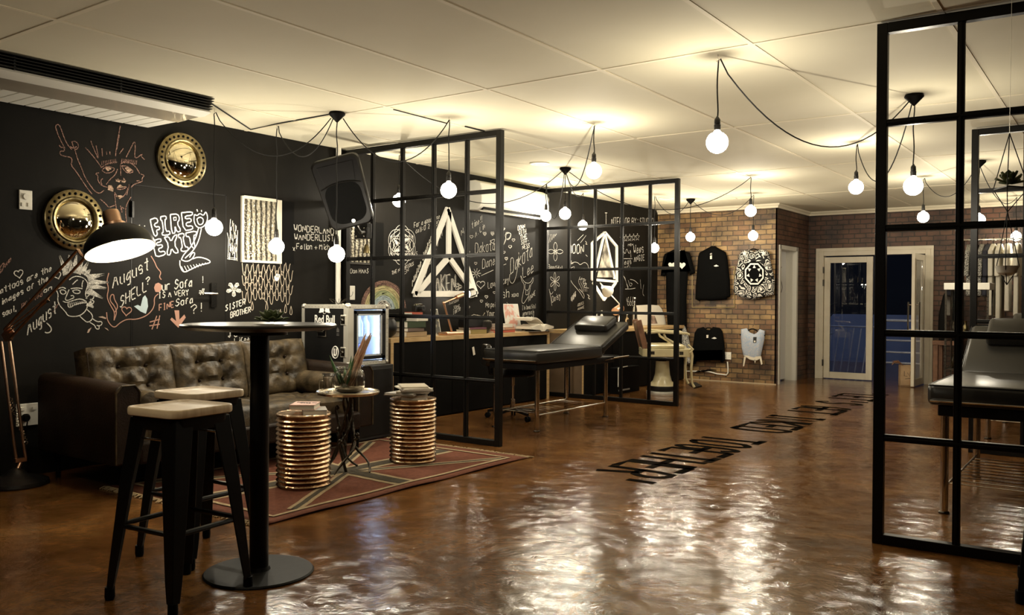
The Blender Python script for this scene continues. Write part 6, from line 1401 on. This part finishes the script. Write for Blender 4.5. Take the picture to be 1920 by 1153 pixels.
# clothes rail
rl = thing('clothes_rail', 'black clothes rail in front of the far brick wall, right edge', 'clothes rail', (-1.2, 13.1, 0))
MB().tube([(-.68, 0, 2.05), (1.1, 0, 2.05)], .014, 10).done('rail', M_chrome, rl)
for x in (-.68, 1.1): MB().tube([(x, 0, .02), (x, 0, 2.05)], .014, 10).done('upright', M_frame, rl); MB().tube([(x, -.25, .015), (x, .25, .015)], .014, 8).done('foot', M_frame, rl)
M_linen = mat('white_linen', (.70, .66, .56), .8, bump=.4, bscale=12); M_dk = mat('navy_cloth', (.03, .03, .045), .8)
def hung(x, m_, ln, lb, k):
    t = thing('hanging_shirt', lb, 'shirt', (-1.2+x, 13.1, 2.05)); b = MB(); rg = random.Random(k)
    prof = [(-.05, -.06), (-.30, -.16), (-.34, -.5), (-.26, -.48), (-.25, -ln), (.25, -ln-.02), (.26, -.48), (.34, -.5), (.30, -.16), (.05, -.06)]
    b.loft([[Vector((dx+.012*math.sin(p[0]*20+k)+.02*abs(p[0]), p[0], p[1])) for p in prof] for dx in (-.028, .028)]); b.done('cloth', m_, t, bev=.012)
    b = MB(); b.tube([(0, -.18, -.12), (0, 0, -.05), (0, .18, -.12)], .007, 6).tube([(0, 0, -.05), (0, 0, -.01), (0, .02, .014), (0, .0, .03), (0, -.02, .016)], .003, 6); b.done('hanger', M_black, t)
for i, x in enumerate((-.60, -.53, -.46, -.39, -.32, -.24, -.15, -.05)):
    wh = i in (4, 5, 6, 7, 9, 10); hung(x, M_linen if wh else (M_dk if i % 2 else M_tweed), (.95+.06*(i % 3)) if wh else .75, {0: 'leftmost dark shirt on the clothes rail', 1: 'second dark shirt from the left end of the clothes rail', 2: 'third dark speckled shirt on the clothes rail', 3: 'dark shirt just left of the white ones on the clothes rail', 4: 'first long white linen shirt from the left on the rail', 5: 'second long white shirt from the left on the rail', 6: 'third long white shirt from the left on the rail', 7: 'fourth white shirt from the left, beside the bulb, on the rail'}.get(i, 'shirt hanging farther right on the clothes rail beyond the frame'), i)
cb = thing('low_black_chest', 'low black chest below the hanging white shirts', 'chest', (-1.02, 12.3, 0)); MB().bb(-.35, .5, -.2, .2, 0, .9).done('chest_body', M_black, cb, smooth=False, bev=.004); MB().bb(-.35, .5, -.215, -.205, .86, .875).done('metal_edge', M_chrome, cb, smooth=False)
# hanging planter in front of the large partition
hp_ = pd(1893, 352, 3.75); ap = pd(1893, 250, 3.75); lo = pd(1889, 397, 3.75); bw_ = pd(1888, 508, 3.75)
pt = thing('hanging_planter', 'small triangular hanging planter with a dark rosette plant at the right edge', 'hanging planter', hp_)
hgv = lambda p: Vector(p)-hp_
MB().tube([hgv((hp_.x, hp_.y, H)), hgv(ap)], .0009, 4).done('nylon_line', M_steel, pt)
cr3 = [Vector((.078*math.cos(a), .078*math.sin(a), 0)) for a in (2.6, 4.7, .5)]
for v_ in cr3: MB().tube([hgv(ap), v_, hgv(lo)], .0022, 5).done('wire', M_frame, pt)
b = MB(); b.prism([(v_.x, v_.y) for v_ in cr3], (0, 0, 0), (1, 0, 0), (0, 1, 0), -.003, .003); b.done('plate', M_frame, pt, smooth=False)
pl2 = thing('planter_succulent', 'dark green rosette plant on the upper plate of the hanging planter', 'plant', hp_+Vector((0, 0, .003)))
for k in range(16):
    a = k*2.4; e_ = .15+k*.07; d_ = Vector((math.cos(a)*math.cos(e_), math.sin(a)*math.cos(e_), math.sin(e_))); u_ = Vector((-math.sin(a), math.cos(a), 0)); n_ = d_.cross(u_); b = MB()
    b.loft([[Vector((0, 0, .014))+d_*(.062*t_)+u_*w_*math.cos(2*PI*j/8)+n_*.005*math.sin(2*PI*j/8) for j in range(8)] for t_, w_ in ((.1, .006), (.5, .014), (.85, .012), (1, .002))]); b.done('leaf', M_green_leaf, pl2)
lb3 = thing('hanging_bowl', 'small white bowl in wire cradle hanging below the rosette planter', 'hanging bowl', bw_)
for a in (2.6, 4.7, .5): MB().tube([Vector(lo)-bw_, Vector((.05*math.cos(a), .05*math.sin(a), .02)), Vector((0, 0, -.06))], .002, 5).done('wire', M_frame, lb3)
MB().lathe([(.015, -.02), (.038, -.008), (.046, .022), (.042, .022), (.034, -.002), (.001, -.012)], n=24).done('bowl', M_white, lb3)
